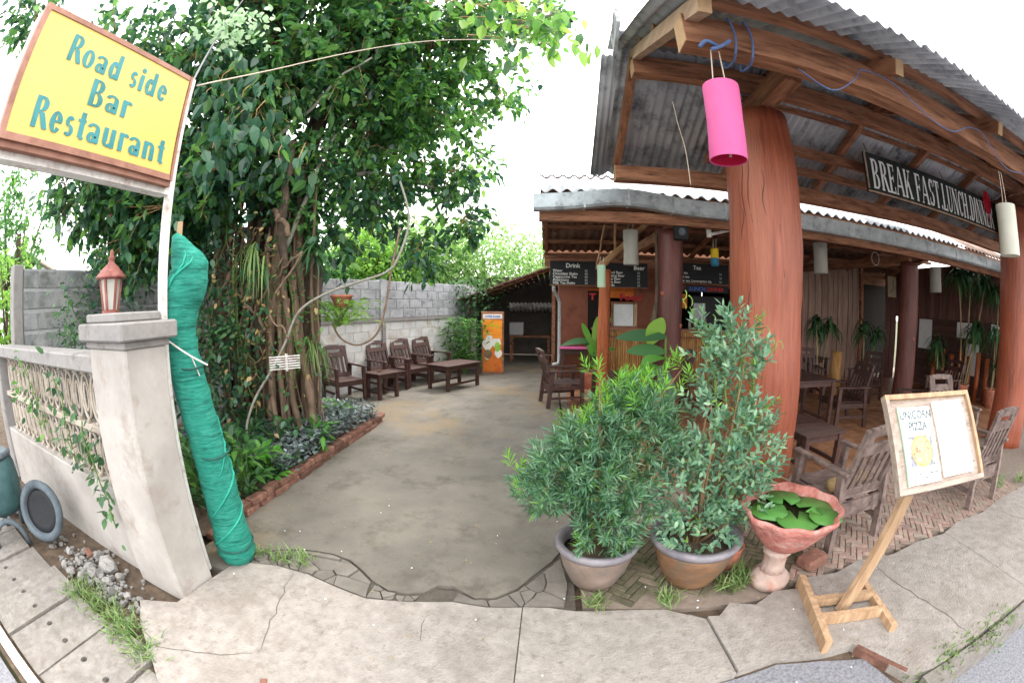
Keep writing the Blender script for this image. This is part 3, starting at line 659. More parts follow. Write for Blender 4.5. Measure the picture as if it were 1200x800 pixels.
# sign on its post
sg = empty('restaurant_sign', (-2.15, 1.62, 0), 'yellow lightbox sign reading Road side Bar Restaurant high on a white steel post', 'sign')
MB().bev((-2.15, 1.62, 1.55), (.045, .05, 3.14), .004).build('post', 'white_metal', sg)
SX = -2.075; SY0, SY1, SZ0, SZ1 = .385, 1.555, 2.40, 3.065
MB().bev((SX - .075, (SY0 + SY1) / 2, (SZ0 + SZ1) / 2), (.13, SY1 - SY0, SZ1 - SZ0), .006).build('box', 'sign_side', sg)
f = MB(); X = SX
f.box((X, SY0 + .016, (SZ0 + SZ1) / 2), (.05, .034, SZ1 - SZ0 + .012)); f.box((X, SY1 - .006, (SZ0 + SZ1) / 2), (.05, .018, SZ1 - SZ0 + .012))
f.box((X, (SY0 + SY1) / 2, SZ1 - .010), (.048, SY1 - SY0 - .045, .030)); f.box((X, (SY0 + SY1) / 2, SZ0 + .010), (.054, SY1 - SY0 - .045, .034))
f.build('frame', 'sign_frame', sg)
MB().box((SX - .02, (SY0 + SY1) / 2, SZ0 - .022), (.06, SY1 - SY0, .03)).build('lower_rail', 'sign_frame', sg)
MB().box((SX - .08, (SY0 + SY1) / 2 , SZ0 - .055), (.09, SY1 - SY0 + .06, .035)).build('support_angle', 'white_metal', sg)
fc = MB().box((SX + .012, (SY0 + SY1) / 2 + .005, (SZ0 + SZ1) / 2), (.012, SY1 - SY0 - .05, SZ1 - SZ0 - .03)).build('face', 'sign_yellow', sg)
fx = SX + .0195
def sgl(s, y0, w, z, H): lettering(s, H, w, .225, .085, 0, 'teal_paint', fc, (fx, y0, z), (0, 1, 0), (0, 0, 1), .05)
sgl('Road side', .63, .76, 2.835, .145); sgl('Bar', .85, .31, 2.655, .145); sgl('Restaurant', .545, .93, 2.475, .15)
# green shade net roll
nr = empty('net_roll', (-2.04, 1.84, 0), 'tall roll of turquoise shade net tied up against the sign post', 'net')
pts = [(-2.02, 1.84, -.005), (-2.02, 1.84, .06), (-2.03, 1.84, .3), (-2.04, 1.84, .6), (-2.07, 1.82, .9), (-2.11, 1.80, 1.15), (-2.15, 1.77, 1.4), (-2.16, 1.77, 1.55), (-2.15, 1.78, 1.68), (-2.11, 1.80, 1.82), (-2.10, 1.80, 1.92), (-2.13, 1.77, 2.0), (-2.16, 1.74, 2.08), (-2.18, 1.72, 2.13)]
rad = [.11, .145, .128, .125, .12, .118, .115, .108, .12, .138, .128, .09, .05, .012]
q = MB(); pp = []; rr_ = []
for i in range(len(pts) - 1):
    for k in range(4):
        t = k / 4; pp.append(Vector(pts[i]).lerp(Vector(pts[i + 1]), t)); rr_.append((rad[i] * (1 - t) + rad[i + 1] * t) * (1 + .02 * sin(i * 9 + k * 2.3)))
q.tube(pp, rr_, 22, jit=.03); q.build('roll', 'net', nr, smooth=True)
for k_ in range(7):
    z0_ = .1 + k_ * .27; b = MB(); P_ = []
    for i in range(22):
        a = -2.6 + i * .17 + k_; z = z0_ + i * (.016 + .006 * (k_ % 3)); j = min(range(len(pp)), key=lambda q_: abs(pp[q_].z - z)); P_.append((pp[j].x + (rr_[j] * 1.02) * cos(a), pp[j].y + (rr_[j] * 1.02) * sin(a), z))
    b.tube(P_, [.004 + .005 * sin(PI * i / 21) for i in range(22)], 5); b.build('fold', 'net_fold', nr, smooth=True)
for z, r in ((.13, .142), (.78, .124), (1.33, .119)):
    px = [p for p in pts if p[2] <= z][-1]
    b = MB(); b.tube([(px[0] + r * cos(a), px[1] + r * sin(a), z + .012 * sin(a * 2)) for a in [2 * PI * i / 20 for i in range(21)]], .008, 5, cap=False); b.build('tie', 'net_dark', nr, smooth=True)
b = MB(); b.tube([(-2.10, 1.62, 1.49), (-2.05, 1.67, 1.44), (-2.02, 1.74, 1.39), (-1.98, 1.84, 1.33)], .006, 6); b.tube([(-2.02, 1.74, 1.39), (-2.01, 1.79, 1.27)], .004, 5); b.build('knot_string', 'white_metal', nr)
MB().tube([(-2.17, 1.76, 1.9), (-2.17, 1.76, 2.2)], .018, 8).build('wooden_stick', 'stand_wood', nr)

# ================================================================== BLOCK WALLS (every block its own part)
def blk(name, l, m):
    b = MB(); b.bev((0, 0, 0), (l, .13, .182), .006); me = bpy.data.meshes.new(name); me.from_pydata(b.v, [], b.f); me.materials.append(MATS[m]); return me
def blockwall(w, p0, p1, z0, z1, m, mort, thick=.12, L=.40, H=.19):
    p0 = Vector(p0); p1 = Vector(p1); d = (p1 - p0); ln = d.length; d.normalize(); a = math.atan2(d.y, d.x)
    mid = (p0 + p1) / 2
    MB().box((0, 0, (z0 + z1) / 2), (ln, thick - .012, z1 - z0), None).build('mortar_bed', mort, w, local=True)
    o = w.children[-1]; o.location = (mid.x - w.location.x, mid.y - w.location.y, 0); o.rotation_euler.z = a
    me = {}
    rows = int(round((z1 - z0) / H))
    for r in range(rows):
        s = 0 if r % 2 == 0 else -L / 2; z = z0 + (r + .5) * (z1 - z0) / rows
        while s < ln - .02:
            s0 = max(s, 0); s1 = min(s + L, ln); l = s1 - s0 - .012
            if l > .04:
                key = round(l, 2)
                if key not in me: me[key] = blk('block', key, m)
                o = link('block', me[key], None, w); c_ = p0 + d * ((s0 + s1) / 2)
                o.location = (c_.x - w.location.x, c_.y - w.location.y, z + random.uniform(-.003, .003)); o.rotation_euler.z = a + random.uniform(-.006, .006)
            s += L
wd_ = Vector((.419, .908, 0)); wp1 = Vector((-2.0, 11.2, 0)); wp0 = Vector((-5.25, 4.16, 0)); wstart = wp0 + wd_ * 1.75
bwall = empty('garden_block_wall', (-3.6, 7.7, 0), 'long concrete block wall, whitewashed below and bare grey above, behind the dark armchairs', 'wall')
blockwall(bwall, wstart, wp1, 0, 1.33, 'block_white', 'mortar_white')
blockwall(bwall, wstart, wp1, 1.40, 2.17, 'block_grey', 'mortar')
n_ = Vector((.908, -.419, 0))
bm_ = MB(); bm_.bar(wstart + Vector((0, 0, 1.365)) + n_ * .01, wp1 + Vector((0, 0, 1.365)) + n_ * .01, .17, .066); bm_.build('tie_beam', 'coping', bwall)
for t in (2.3, 4.35, 7.2):
    c_ = wp0 + wd_ * t; pb_ = MB(); pb_.box((0, 0, .68), (.10, .2, 1.36), rotz(math.atan2(wd_.y, wd_.x))); pb_.v = [(v[0] + c_.x, v[1] + c_.y, v[2]) for v in pb_.v]; pb_.build('pilaster', 'coping', bwall)
    pb_ = MB(); pb_.box((0, 0, 1.80), (.16, .16, .80), rotz(math.atan2(wd_.y, wd_.x))); pb_.v = [(v[0] + c_.x, v[1] + c_.y, v[2]) for v in pb_.v]; pb_.build('pilaster', 'block_grey', bwall)
# plain far continuation behind the tree
MB().bar(wp0 + Vector((0, 0, 1.08)), wstart + Vector((0, 0, 1.08)), .12, 2.16).build('rendered_stretch', 'block_dark', bwall)
lwall = empty('side_block_wall', (-5.25, 2.75, 0), 'weathered grey block wall rising behind the baluster fence at the left edge', 'wall')
blockwall(lwall, (-5.25, 1.62, 0), (-5.25, 4.1, 0), 0, 2.2, 'block_dark', 'mortar', L=.42, H=.22)
MB().bev((-5.25, 1.54, 1.12), (.16, .14, 2.24), .01).build('end_post', 'coping', lwall)
MB().box((-5.25, 2.8, 1.3), (.15, 2.4, .05)).build('ledge', 'mortar', lwall)

# ================================================================== FLOWER BED KERB
bed = MB()
nx, ny = 14, 22
for i in range(nx + 1):
    for j in range(ny + 1):
        x = -5.2 + (2.78) * i / nx; y = 1.9 + 3.5 * j / ny
        z = .05 + .16 * math.exp(-((x + 3.4) ** 2 + (y - 4.3) ** 2) / 1.2) * 1.2 + .02 * sin(i * 2.1 + j * 1.3)
        bed.v.append((x, y, z if 0 < j < ny and i < nx else .03))
for i in range(nx):
    for j in range(ny): a = i * (ny + 1) + j; bed.f.append((a, a + ny + 1, a + ny + 2, a + 1))
bed.build('flower_bed_soil', 'soil', kind='structure', smooth=True)
kb = empty('brick_kerb', (-2.38, 3.6, 0), 'low kerb of worn red bricks edging the flower bed', 'kerb')
bk = MB(); bk.bev((0, 0, 0), (.095, .205, .058), .006); bkm = bpy.data.meshes.new('brick'); bkm.from_pydata(bk.v, [], bk.f); bkm.materials.append(MATS['brick_red'])
for r in range(2):
    for i in range(16):
        y = 2.02 + i * .222 + (.1 if r else 0)
        if y > 5.45: continue
        o = link('brick', bkm, None, kb); o.location = (random.uniform(-.012, .012), y - 3.6, .026 + r * .06); o.rotation_euler = (random.uniform(-.05, .05), random.uniform(-.09, .09), random.uniform(-.1, .1))
for r in range(2):
    for i in range(7):
        o = link('brick', bkm, None, kb); o.location = (-.12 - i * .212, 1.86 - i * .03, .026 + r * .06); o.rotation_euler = (0, 0, PI / 2 + random.uniform(-.06, .06) + .14)

# ================================================================== CORRUGATED SHEETS
def corr(name, m, parent, x0, x1, path, pitch, amp, off=0, sheet_w=.82, lap=.04, jit=.006):
    """sheets side by side along X, each following path [(y,z),...]; two skins"""
    x = x0; k = 0
    while x < x1 - .05:
        xe = min(x + sheet_w, x1); n = max(4, int((xe - x + lap) / pitch * 8)); b = MB(); dz = off + (.006 if k % 2 else 0) + random.uniform(0, jit)
        ysh = random.uniform(-.02, .02)
        m_ = len(path); P = []
        for side in (0, 1):
            for i in range(n + 1):
                xx = x - lap / 2 + (xe - x + lap) * i / n; w = amp * cos(2 * PI * (xx - x0) / pitch)
                for j, (y, z) in enumerate(path): P.append((xx, y + (ysh if j in (0, m_ - 1) else 0), z + w + dz + side * .004))
        N1 = (n + 1) * m_; F = []
        for i in range(n):
            for j in range(m_ - 1):
                a = i * m_ + j; F.append((a, a + 1, a + m_ + 1, a + m_)); F.append((a + N1, a + N1 + m_, a + N1 + m_ + 1, a + N1 + 1))
            a = i * m_; F.append((a, a + m_, a + m_ + N1, a + N1)); a += m_ - 1; F.append((a, a + N1, a + m_ + N1, a + m_))
        for j in range(m_ - 1):
            a = j; F.append((a, a + N1, a + N1 + 1, a + 1)); a = n * m_ + j; F.append((a, a + 1, a + N1 + 1, a + N1))
        b.add(P, F); b.build(name, m if not callable(m) else m(k), parent, smooth=True); x = xe; k += 1
# ------------------------------------------------------------------ main porch roof
SL = .45; RY, RZ = 3.12, 3.76
def ru(y): return RZ - SL * abs(y - RY)      # underside of the rafters
por = empty('porch_roof', (3.5, 3.1, 2.9), 'high corrugated porch roof on rough brown timbers over the red log columns', 'roof')
EX = 10.2
corr('roof_sheet', 'sheet', por, .60, EX, [(1.24, ru(1.24) + .165), (2.2, ru(2.2) + .165), (RY + .05, RZ + .15)], .095, .016, sheet_w=.72)
corr('roof_sheet', 'sheet', por, .60, EX, [(RY - .05, RZ + .16), (3.9, ru(3.9) + .165), (4.72, ru(4.72) + .165)], .095, .016, sheet_w=.72)
MB().bar((.55, RY, RZ + .215), (EX, RY, RZ + .215), .3, .015).build('ridge_cap', 'sheet', por)
# hanging side flashing at the gable corner
MB().box((.57, 2.9, 3.92), (.03, .32, .22), Matrix.Rotation(-.35, 3, 'X')).build('flashing', 'sheet', por)
corr('roof_sheet', 'sheet', por, .50, .62, [(3.2, RZ + .10), (4.72, ru(4.72) + .13)], .06, .012, sheet_w=.2)
rx = [.75, 2.05, 3.38, 4.65, 5.95, 7.25, 8.5, 9.8]
for i, x in enumerate(rx):
    m = 'beam_pale' if i == 0 else 'beam_y'
    ya = 1.52
    MB().bar((x, ya, ru(ya) + .05), (x, RY, RZ + .05), .07, .10).build('rafter', m, por)
    e = por.children[-1]
    MB().bar((x, ya - .003, ru(ya) + .0495), (x, ya + .004, ru(ya) + .0525), .071, .101).build('end_grain', 'end_grain', e)
    MB().bar((x, RY + .005, RZ + .05), (x, 4.5, ru(4.5) + .05), .07, .10).build('rafter', 'beam_y', por)
def purlin(y, h, w, x0=.72, x1=EX, m='beam', over=True, z=None, wob=.012):
    z = ru(y) + (.10 + h / 2 if over else -h / 2) if z is None else z
    b = MB(); n = 9
    for i in range(n):
        a = x0 + (x1 - x0) * i / n; c_ = x0 + (x1 - x0) * (i + 1) / n
        b.bar((a, y, z + wob * sin(a * 1.3)), (c_, y, z + wob * sin(c_ * 1.3)), w, h)
    b.build('beam', m, por)
    e = por.children[-1]; MB().bar((x0 - .005, y, z + wob * sin(x0 * 1.3)), (x0 + .002, y, z + wob * sin(x0 * 1.3)), w * 1.01, h * 1.01).build('end_grain', 'end_grain', e)
purlin(1.66, .055, .07, x0=.80)                                   # fascia purlin
purlin(1.80, .19, .13, x0=.70, over=False, wob=.02)               # big front beam
purlin(2.35, .05, .06); purlin(2.75, .05, .06)
purlin(RY, .17, .12, over=False, wob=.008)
purlin(3.50, .05, .06, x0=1.9); purlin(3.82, .09, .09, x0=1.95, over=False); purlin(4.10, .08, .08, x0=1.95, over=False)
purlin(4.42, .17, .13, over=False)
for cx, cy in ((1.85, 3.2), (6.9, 3.2)):
    MB().bar((cx, 4.42, 3.40), (cx, 2.46, 3.46), .16, .17).build('cross_beam', 'beam_y', por)
# log columns of the porch
def log_cracks(c_, x, y, r, h, n):
    for _ in range(n):
        a = random.uniform(PI, 2 * PI); z = random.uniform(.3, h - .8); ln = random.uniform(.25, .9); b = MB(); pts = []; w = []
        for i in range(7):
            t = i / 6; aa = a + .05 * sin(t * 7 + z); rr = r * (1.045 - .09 * (z + ln * t) / h); pts.append((x + rr * cos(aa), y + rr * sin(aa), z + ln * t)); w.append(.0035 * sin(PI * (.1 + .8 * t)) + .001)
        b.tube(pts, w, 5); b.build('crack', 'log_dark', c_)
def log_column(name, x, y, r, h, label, m='log_red', lean=(0, 0), knots=3):
    c_ = empty(name, (x, y, 0), label, 'column', 'red log columns')
    b = MB(); N = 26; pts = []; rd = []
    for i in range(N + 1):
        t = i / N; pts.append((x + lean[0] * t + .01 * sin(t * 7 + x), y + lean[1] * t, -.05 + (h + .05) * t)); rd.append(r * (1.06 - .10 * t + .026 * sin(t * 11 + x * 3) + .014 * sin(t * 23)))
    b.tube(pts, rd, 28, jit=.012); b.build('log', m, c_, smooth=True)
    log_cracks(c_, x, y, r, h, 9 if r > .25 else 3)
    for k in range(knots):
        a = random.uniform(PI, 2 * PI) ; z = random.uniform(.6, h - .3); t = z / h
        kb_ = MB(); rr = r * (1.0 - .08 * t)
        kb_.lathe((0, 0, 0), [(.035, 0), (.03, .012), (.012, .016)], 9)
        Mx = Matrix.Rotation(a - PI / 2, 3, 'Z') @ Matrix.Rotation(PI / 2, 3, 'X')
        kb_.v = [tuple(Vector((x + lean[0] * t + (rr - .006) * cos(a), y + lean[1] * t + (rr - .006) * sin(a), z)) + Mx @ Vector((v[0], v[1], -v[2]))) for v in kb_.v]
        kb_.build('knot', 'log_red', c_, smooth=True)
    return c_
bc1 = log_column('log_column', 1.835, 3.2, .325, 3.34, 'thickest red log column, behind the shrub pots and pink lantern')
bc2 = log_column('log_column', 6.85, 3.2, .31, 3.34, 'thick red log column at the right edge behind the weathered chair')
# ------------------------------------------------------------------ lower roof over the bar
low = empty('bar_roof', (4, 6.5, 2.8), 'low corrugated roof with a dented metal gutter behind the porch', 'roof')
LX0, LX1 = -.12, 10.4; GZ = 2.93
corr('roof_sheet', lambda k: ('sheet_white' if k % 5 else 'sheet') if k < 8 else 'sheet_rusty', low, LX0, LX1, [(4.95, GZ + .10), (5.6, GZ + .37), (6.35, GZ + .72)], .17, .026, sheet_w=1.0)
corr('roof_sheet', 'sheet_rusty', low, LX0, LX1, [(6.3, GZ + .73), (7.8, GZ + .34), (9.35, GZ - .06)], .17, .024, sheet_w=1.0)
# gutter: open trough sagging a little left of centre
gp_ = []
def gz(x): return GZ - .06 + (.085 * math.exp(-((x - .9) / .55) ** 2)) - .004 * x
prof = [(-.07, .10), (-.074, -.07), (-.055, -.10), (.055, -.10), (.07, .07), (.06, .07), (.048, -.088), (-.046, -.088), (-.062, .094)]
segs = [LX0 - .06, .42, .95, 1.5, 2.2, 3.2, 4.3, 5.3, 6.3, 7.3, 8.6, 10.3]
for a, c_ in zip(segs[:-1], segs[1:]):
    b = MB(); n = 6; P = []
    for i in range(n + 1):
        x = a + (c_ - a) * i / n; P += [(x, 4.9 + y, gz(x) + z) for (y, z) in prof]
    F = []; m_ = len(prof)
    for i in range(n):
        for j in range(m_): j2 = (j + 1) % m_; F.append((i * m_ + j, i * m_ + j2, (i + 1) * m_ + j2, (i + 1) * m_ + j))
    F.append(tuple(range(m_))); F.append(tuple(range(n * m_ + m_ - 1, n * m_ - 1, -1)))
    b.add(P, F).build('gutter_length', 'gutter_metal', low)
    if a > LX0: 
        s = MB(); s.box((a, 4.9, gz(a) - .0), (.022, .16, .212)); s.build('gutter_clip', 'gutter_metal', low)
MB().bar((LX0, 5.04, GZ - .19), (LX1, 5.04, GZ - .22), .10, .13).build('beam', 'beam', low)
MB().bar((2.0, 5.0, GZ + .045), (LX1, 5.0, GZ + .045), .06, .08).build('fascia_board', 'beam', low)
MB().bar((LX0, 9.1, 2.74), (LX1, 9.1, 2.74), .09, .10).build('beam', 'beam', low)
for y, z in ((6.3, 3.52), (7.1, 3.36), (7.9, 3.15), (8.6, 2.97)): MB().bar((LX0, y, z), (LX1, y, z), .07, .07).build('beam', 'beam', low)
for x in (-.06, 1.6, 3.2, 4.8, 6.2, 7.8, 9.6):
    MB().bar((x, 5.0, GZ - .03), (x, 6.3, GZ + .56), .06, .1).build('rafter', 'beam_y', low)
    MB().bar((x, 6.3, GZ + .56), (x, 9.2, GZ - .16), .06, .1).build('rafter', 'beam_y', low)
MB().bar((6.17, 5.2, 2.62), (6.17, 9.0, 2.72), .10, .16).build('cross_beam', 'beam_y', low)
MB().bar((1.55, 5.2, 2.62), (1.55, 9.0, 2.72), .10, .14).build('cross_beam', 'beam_y', low)
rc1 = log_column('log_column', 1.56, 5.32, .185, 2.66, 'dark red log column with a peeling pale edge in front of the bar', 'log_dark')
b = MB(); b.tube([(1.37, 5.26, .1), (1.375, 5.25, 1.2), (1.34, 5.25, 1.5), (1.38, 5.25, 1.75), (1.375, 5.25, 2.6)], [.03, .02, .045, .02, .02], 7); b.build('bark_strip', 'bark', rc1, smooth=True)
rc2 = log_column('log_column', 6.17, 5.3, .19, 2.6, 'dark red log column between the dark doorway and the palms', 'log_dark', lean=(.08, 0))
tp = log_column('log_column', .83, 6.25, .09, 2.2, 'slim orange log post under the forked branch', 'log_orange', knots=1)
fb_ = MB(); fb_.tube(wiggle((.74, 6.2, 2.22), (1.5, 6.1, 2.92), 8, .015, 3), [.055, .05, .047, .045, .045, .043, .04, .04, .035], 8, jit=.08); fo = fb_.build('forked_branch', 'branch_bark', tp, smooth=True)
MB().tube(wiggle((.70, 6.2, 2.2), (.82, 6.1, 2.85), 5, .012, 4), .012, 6).build('twig', 'branch_bark', tp)
MB().tube(wiggle((.98, 6.2, 2.45), (.98, 6.1, 2.9), 5, .01, 5), .022, 6).build('twig', 'branch_bark', tp)
# ================================================================== BAR BUILDING
bar = empty('bar_building', (2.4, 9.6, 0), 'brown rendered bar room with menu boards, pass-through window and bamboo counter', 'building')
MB().box((.56, 9.66, 1.42), (.66, .12, 2.84)).build('wall', 'wall_brown', bar)
MB().box((1.1, 9.66, 2.45), (.42, .12, .78)).build('wall', 'wall_brown', bar)
MB().box((3.0, 9.66, 2.5), (3.4, .12, .68)).build('wall', 'wall_brown', bar)
MB().box((1.72, 9.66, .5), (1.66, .12, 1.0)).build('wall', 'wall_brown', bar)
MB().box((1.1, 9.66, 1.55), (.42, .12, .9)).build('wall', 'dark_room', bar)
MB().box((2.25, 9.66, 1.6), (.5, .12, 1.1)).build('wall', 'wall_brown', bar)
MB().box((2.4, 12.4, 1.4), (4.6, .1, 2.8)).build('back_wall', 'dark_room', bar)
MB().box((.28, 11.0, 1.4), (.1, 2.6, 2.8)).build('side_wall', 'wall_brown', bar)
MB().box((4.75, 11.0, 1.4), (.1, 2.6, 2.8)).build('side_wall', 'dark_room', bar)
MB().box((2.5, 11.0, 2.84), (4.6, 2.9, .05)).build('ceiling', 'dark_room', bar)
MB().box((1.30, 9.72, 1.98), (2.05, .05, .26)).build('orange_frieze', 'paint_orange', bar)
fr_ = bar.children[-1]
text_on('T        Food', .20, 'paint_red', fr_, (.92, 9.57, 1.80), (1, 0, 0), (0, 0, 1), offset=.008, sx=1.25)
MB().box((1.72, 9.58, 1.46), (.46, .03, .5)).build('window_pane', 'white_panel', bar)  # flat white pane, brightness of the lit window put into its colour
MB().box((2.0, 9.56, 1.46), (.07, .06, .56)).build('shutter', 'stand_wood', bar)
wf = MB(); wf.box((1.72, 9.56, 1.74), (.6, .06, .05)); wf.box((1.72, 9.56, 1.18), (.6, .09, .05)); wf.box((1.45, 9.56, 1.46), (.05, .06, .5)); wf.build('window_frame', 'beam', bar)
MB().box((3.05, 9.74, 1.82), (.55, .03, .34)).build('orange_panel', 'paint_orange', bar)
MB().box((3.86, 9.9, 1.5), (.9, .4, .9)).build('cabinet', 'black_plastic', bar)
MB().box((3.6, 9.6, 1.58), (.3, .03, .4)).build('glass_door', 'fridge', bar)
cnt = empty('bar_counter', (2.9, 9.0, 0), 'bar counter faced with upright bamboo canes under the menu boards', 'counter')
for i in range(74):
    x = 1.02 + i * .052
    if i == 0: b = MB(); b.tube([(0, 0, .02), (0, 0, 1.12)], .025, 7); bmb = bpy.data.meshes.new('bamboo_cane'); bmb.from_pydata(b.v, [], b.f); bmb.materials.append(MATS['bamboo'])
    o = link('bamboo_cane', bmb, None, cnt); o.location = (x - 2.9, random.uniform(-.005, .005), 0)
MB().box((2.93, 9.2, 1.15), (3.95, .5, .05)).build('counter_top', 'beam', cnt); MB().box((2.93, 9.1, .55), (3.86, .08, 1.08)).build('counter_body', 'dark_room', cnt)
MB().box((2.93, 8.96, 1.0), (3.9, .02, .04)).build('rail', 'beam', cnt)
# bottles and glasses on the counter
for i, x in enumerate((2.7, 2.83, 2.95, 3.2, 3.32, 3.45, 3.6)):
    b = MB(); b.lathe((x, 9.15, 1.176), [(.035, 0), (.035, .15), (.014, .2), (.013, .26)], 10)
    tag(b.build('bottle', ('lantern_grey', 'pot_brown', 'bin_green')[i % 3], smooth=True), 'bottle standing among others on the bamboo bar counter', 'bottle', 'bottles on the bar counter')
# menu boards
def menu(x0, x1, z0, z1, title, rows, y, label, prices=True, ty=None):
    e = empty('menu_board', ((x0 + x1) / 2, y, z0), label, 'menu board')
    MB().bev(((x0 + x1) / 2, y, (z0 + z1) / 2), (x1 - x0, .03, z1 - z0), .004).build('panel', 'board_black', e)
    w = .018
    for zz in (z0, z1): MB().box(((x0 + x1) / 2, y - .012, zz), (x1 - x0 + .03, .03, w)).build('frame_strip', 'beam', e)
    text_on(title, .13, 'paint_white', e, (x0 + (x1 - x0) * (.5 if ty is None else ty), y - .018, z1 - .15), (1, 0, 0), (0, 0, 1), align='CENTER', offset=.003)
    n = len(rows); dz = (z1 - z0 - .2) / n
    for i, r in enumerate(rows):
        text_on(r, .078, 'paint_white', e, (x0 + .06, y - .018, z1 - .2 - dz * (i + .62)), (1, 0, 0), (0, 0, 1), offset=.001)
        if prices: text_on(('35', '40', '50', '45', '30')[i % 5], .07, 'ink_pale', e, (x1 - .24, y - .018, z1 - .2 - dz * (i + .62)), (1, 0, 0), (0, 0, 1))
    return e
menu(.02, 1.0, 2.09, 2.62, 'Drink', ['Water', 'Chocolate Shake', 'Cappuccino Tea', 'Americano', 'Milk Tea Shake'], 9.0, 'black menu board headed Drink at the left end of the bar')
menu(1.2, 2.15, 2.06, 2.60, 'Beer', ['Small Beer', 'Chang Beer', 'Lao Beer', 'Leo Beer', 'Soda'], 9.0, 'black menu board headed Beer between the slim post and the log column', ty=.8)
menu(2.74, 4.1, 2.20, 2.66, 'Tea', ['Black tea', 'Green tea', 'Ginger tea, Lemongrass tea'], 9.0, 'black menu board headed Tea beside the big column', ty=.42)
e = empty('meal_board', (3.4, 9.05, 2.03), 'narrow black board with red and blue meal words under the Tea menu', 'sign')
MB().box((3.42, 9.05, 2.09), (1.4, .03, .15)).build('panel', 'board_black', e)
for s, m, x in (('BREAKFAST', 'paint_red', 2.42), ('.LUNCH.', 'paint_blue', 3.12), ('DINNER', 'paint_red', 3.58)): text_on(s, .115, m, e, (x, 9.03, 2.05), (1, 0, 0), (0, 0, 1), offset=.004)
# drainpipe
dp = MB(); dp.tube([(.10, 8.98, 2.06), (.11, 9.1, 1.98), (.2, 9.35, 1.83), (.24, 9.42, 1.72), (.24, 9.42, .45), (.23, 9.4, .36), (.10, 9.35, .33)], .038, 10)
tag(dp.build('drainpipe', 'pvc', smooth=True), 'white plastic drainpipe running down the left edge of the bar room', 'pipe')
# ------------------------------------------------------------------ shed beyond the driveway
sh = empty('open_shed', (-.9, 11.5, 0), 'dark open shed with a sloping roof at the far end of the driveway', 'shed')
MB().box((-1.3, 14.2, 1.3), (4.2, .1, 2.6)).build('back_wall', 'shed_wall', sh); MB().box((.2, 13.2, 1.3), (.08, 2.0, 2.6)).build('side_wall', 'shed_wall', sh)
MB().box((-3.3, 13.0, 1.0), (.08, 2.6, 2.0)).build('side_wall', 'shed_wall', sh)
for j in range(7):
    y0 = 10.7 + j * .55; b = MB()
    for i in range(22):
        x = -3.3 + i * .17; z = 1.42 + (x + 3.3) * .36
        b.box((x, y0 + random.uniform(-.03, .03), z + .03 * (j % 2) + random.uniform(-.008, .008)), (.16, .62, .04), Matrix.Rotation(-.345, 3, 'Y'))
    b.build('roof_thatch', 'thatch', sh)
rb = MB(); rb.bar((-3.4, 10.72, 1.36), (.4, 10.72, 2.73), .08, .12); rb.build('beam', 'beam', sh)
for x in (-2.1, -.9, .12): MB().bar((x, 10.9, 0), (x, 10.9, 1.38 + (x + 3.3) * .36), .09, .09, (0, 1, 0)).build('post', 'beam_y', sh) if x != -.9 else None
corr('skylight_sheet', 'sheet_white', sh, -1.2, .15, [(12.9, 1.72), (13.0, 1.45)], .12, .02)
MB().box((-.55, 12.5, .74), (1.2, .6, .05)).build('bench_top', 'beam', sh)
for x, y in ((-1.1, 12.25), (0, 12.25), (-1.1, 12.75), (0, 12.75)): MB().box((x, y, .36), (.06, .06, .72)).build('bench_leg', 'beam', sh)
tb = MB(); tb.bev((-.95, 12.5, .96), (.42, .34, .38), .02); tag(tb.build('storage_crate', 'fridge'), 'pale grey plastic crate on the bench inside the dark shed', 'crate')
# banner
bn = empty('drinks_banner', (-1.34, 9.95, 0), 'upright orange drinks poster on a board in front of the shed', 'banner')
MB().bev((-1.34, 9.98, .75), (.54, .05, 1.5), .01).build('board', 'beam', bn)
MB().box((-1.34, 9.95, 1.0), (.46, .012, .62)).build('orange_print', 'banner_orange', bn)
MB().box((-1.34, 9.948, 1.385), (.46, .012, .11)).build('header_print', 'banner_white', bn)
text_on('COFFEE SHAKES', .065, 'paint_blue', bn, (-1.34, 9.94, 1.362), (1, 0, 0), (0, 0, 1), align='CENTER', offset=.002, sx=.8)
MB().box((-1.34, 9.95, .37), (.46, .012, .62)).build('lower_print', 'paint_orange', bn)
b = MB()
for x, z, r, m in ((-1.46, .72, .13, 0), (-1.25, .76, .11, 0), (-1.42, .86, .08, 0), (-1.2, .5, .09, 0), (-1.47, .42, .06, 0)):
    b.add([(x + r * cos(a), 9.942, z + r * 1.1 * sin(a) * (1 + .2 * sin(3 * a))) for a in [2 * PI * i / 14 for i in range(14)]], [tuple(range(14))])
b.v = [(v[0], v[1] - .0006 * (i // 14), v[2]) for i, v in enumerate(b.v)]; b.build('cup_print', 'banner_white', bn)
b = MB(); b.add([(-1.22 + .07 * cos(a), 9.936, .66 + .12 * sin(a)) for a in [2 * PI * i / 12 for i in range(12)]], [tuple(range(12))]); b.build('drink_print', 'banner_green', bn)
b = MB(); b.add([(-1.45 + .1 * cos(a), 9.936, .48 + .11 * sin(a)) for a in [2 * PI * i / 12 for i in range(12)]], [tuple(range(12))]); b.build('drink_print', 'pot_brown', bn)
b = MB()
for i in range(12):
    a0 = PI * i / 12; a1 = PI * (i + 1) / 12
    b.add([(-1.34 + .19 * cos(a), 9.941, 1.03 + .19 * sin(a) * .6 + d_) for a, d_ in ((a0, 0), (a1, 0), (a1, .07), (a0, .07))], [(0, 1, 2, 3)])
b.build('curved_print', 'lantern_yellow', bn)
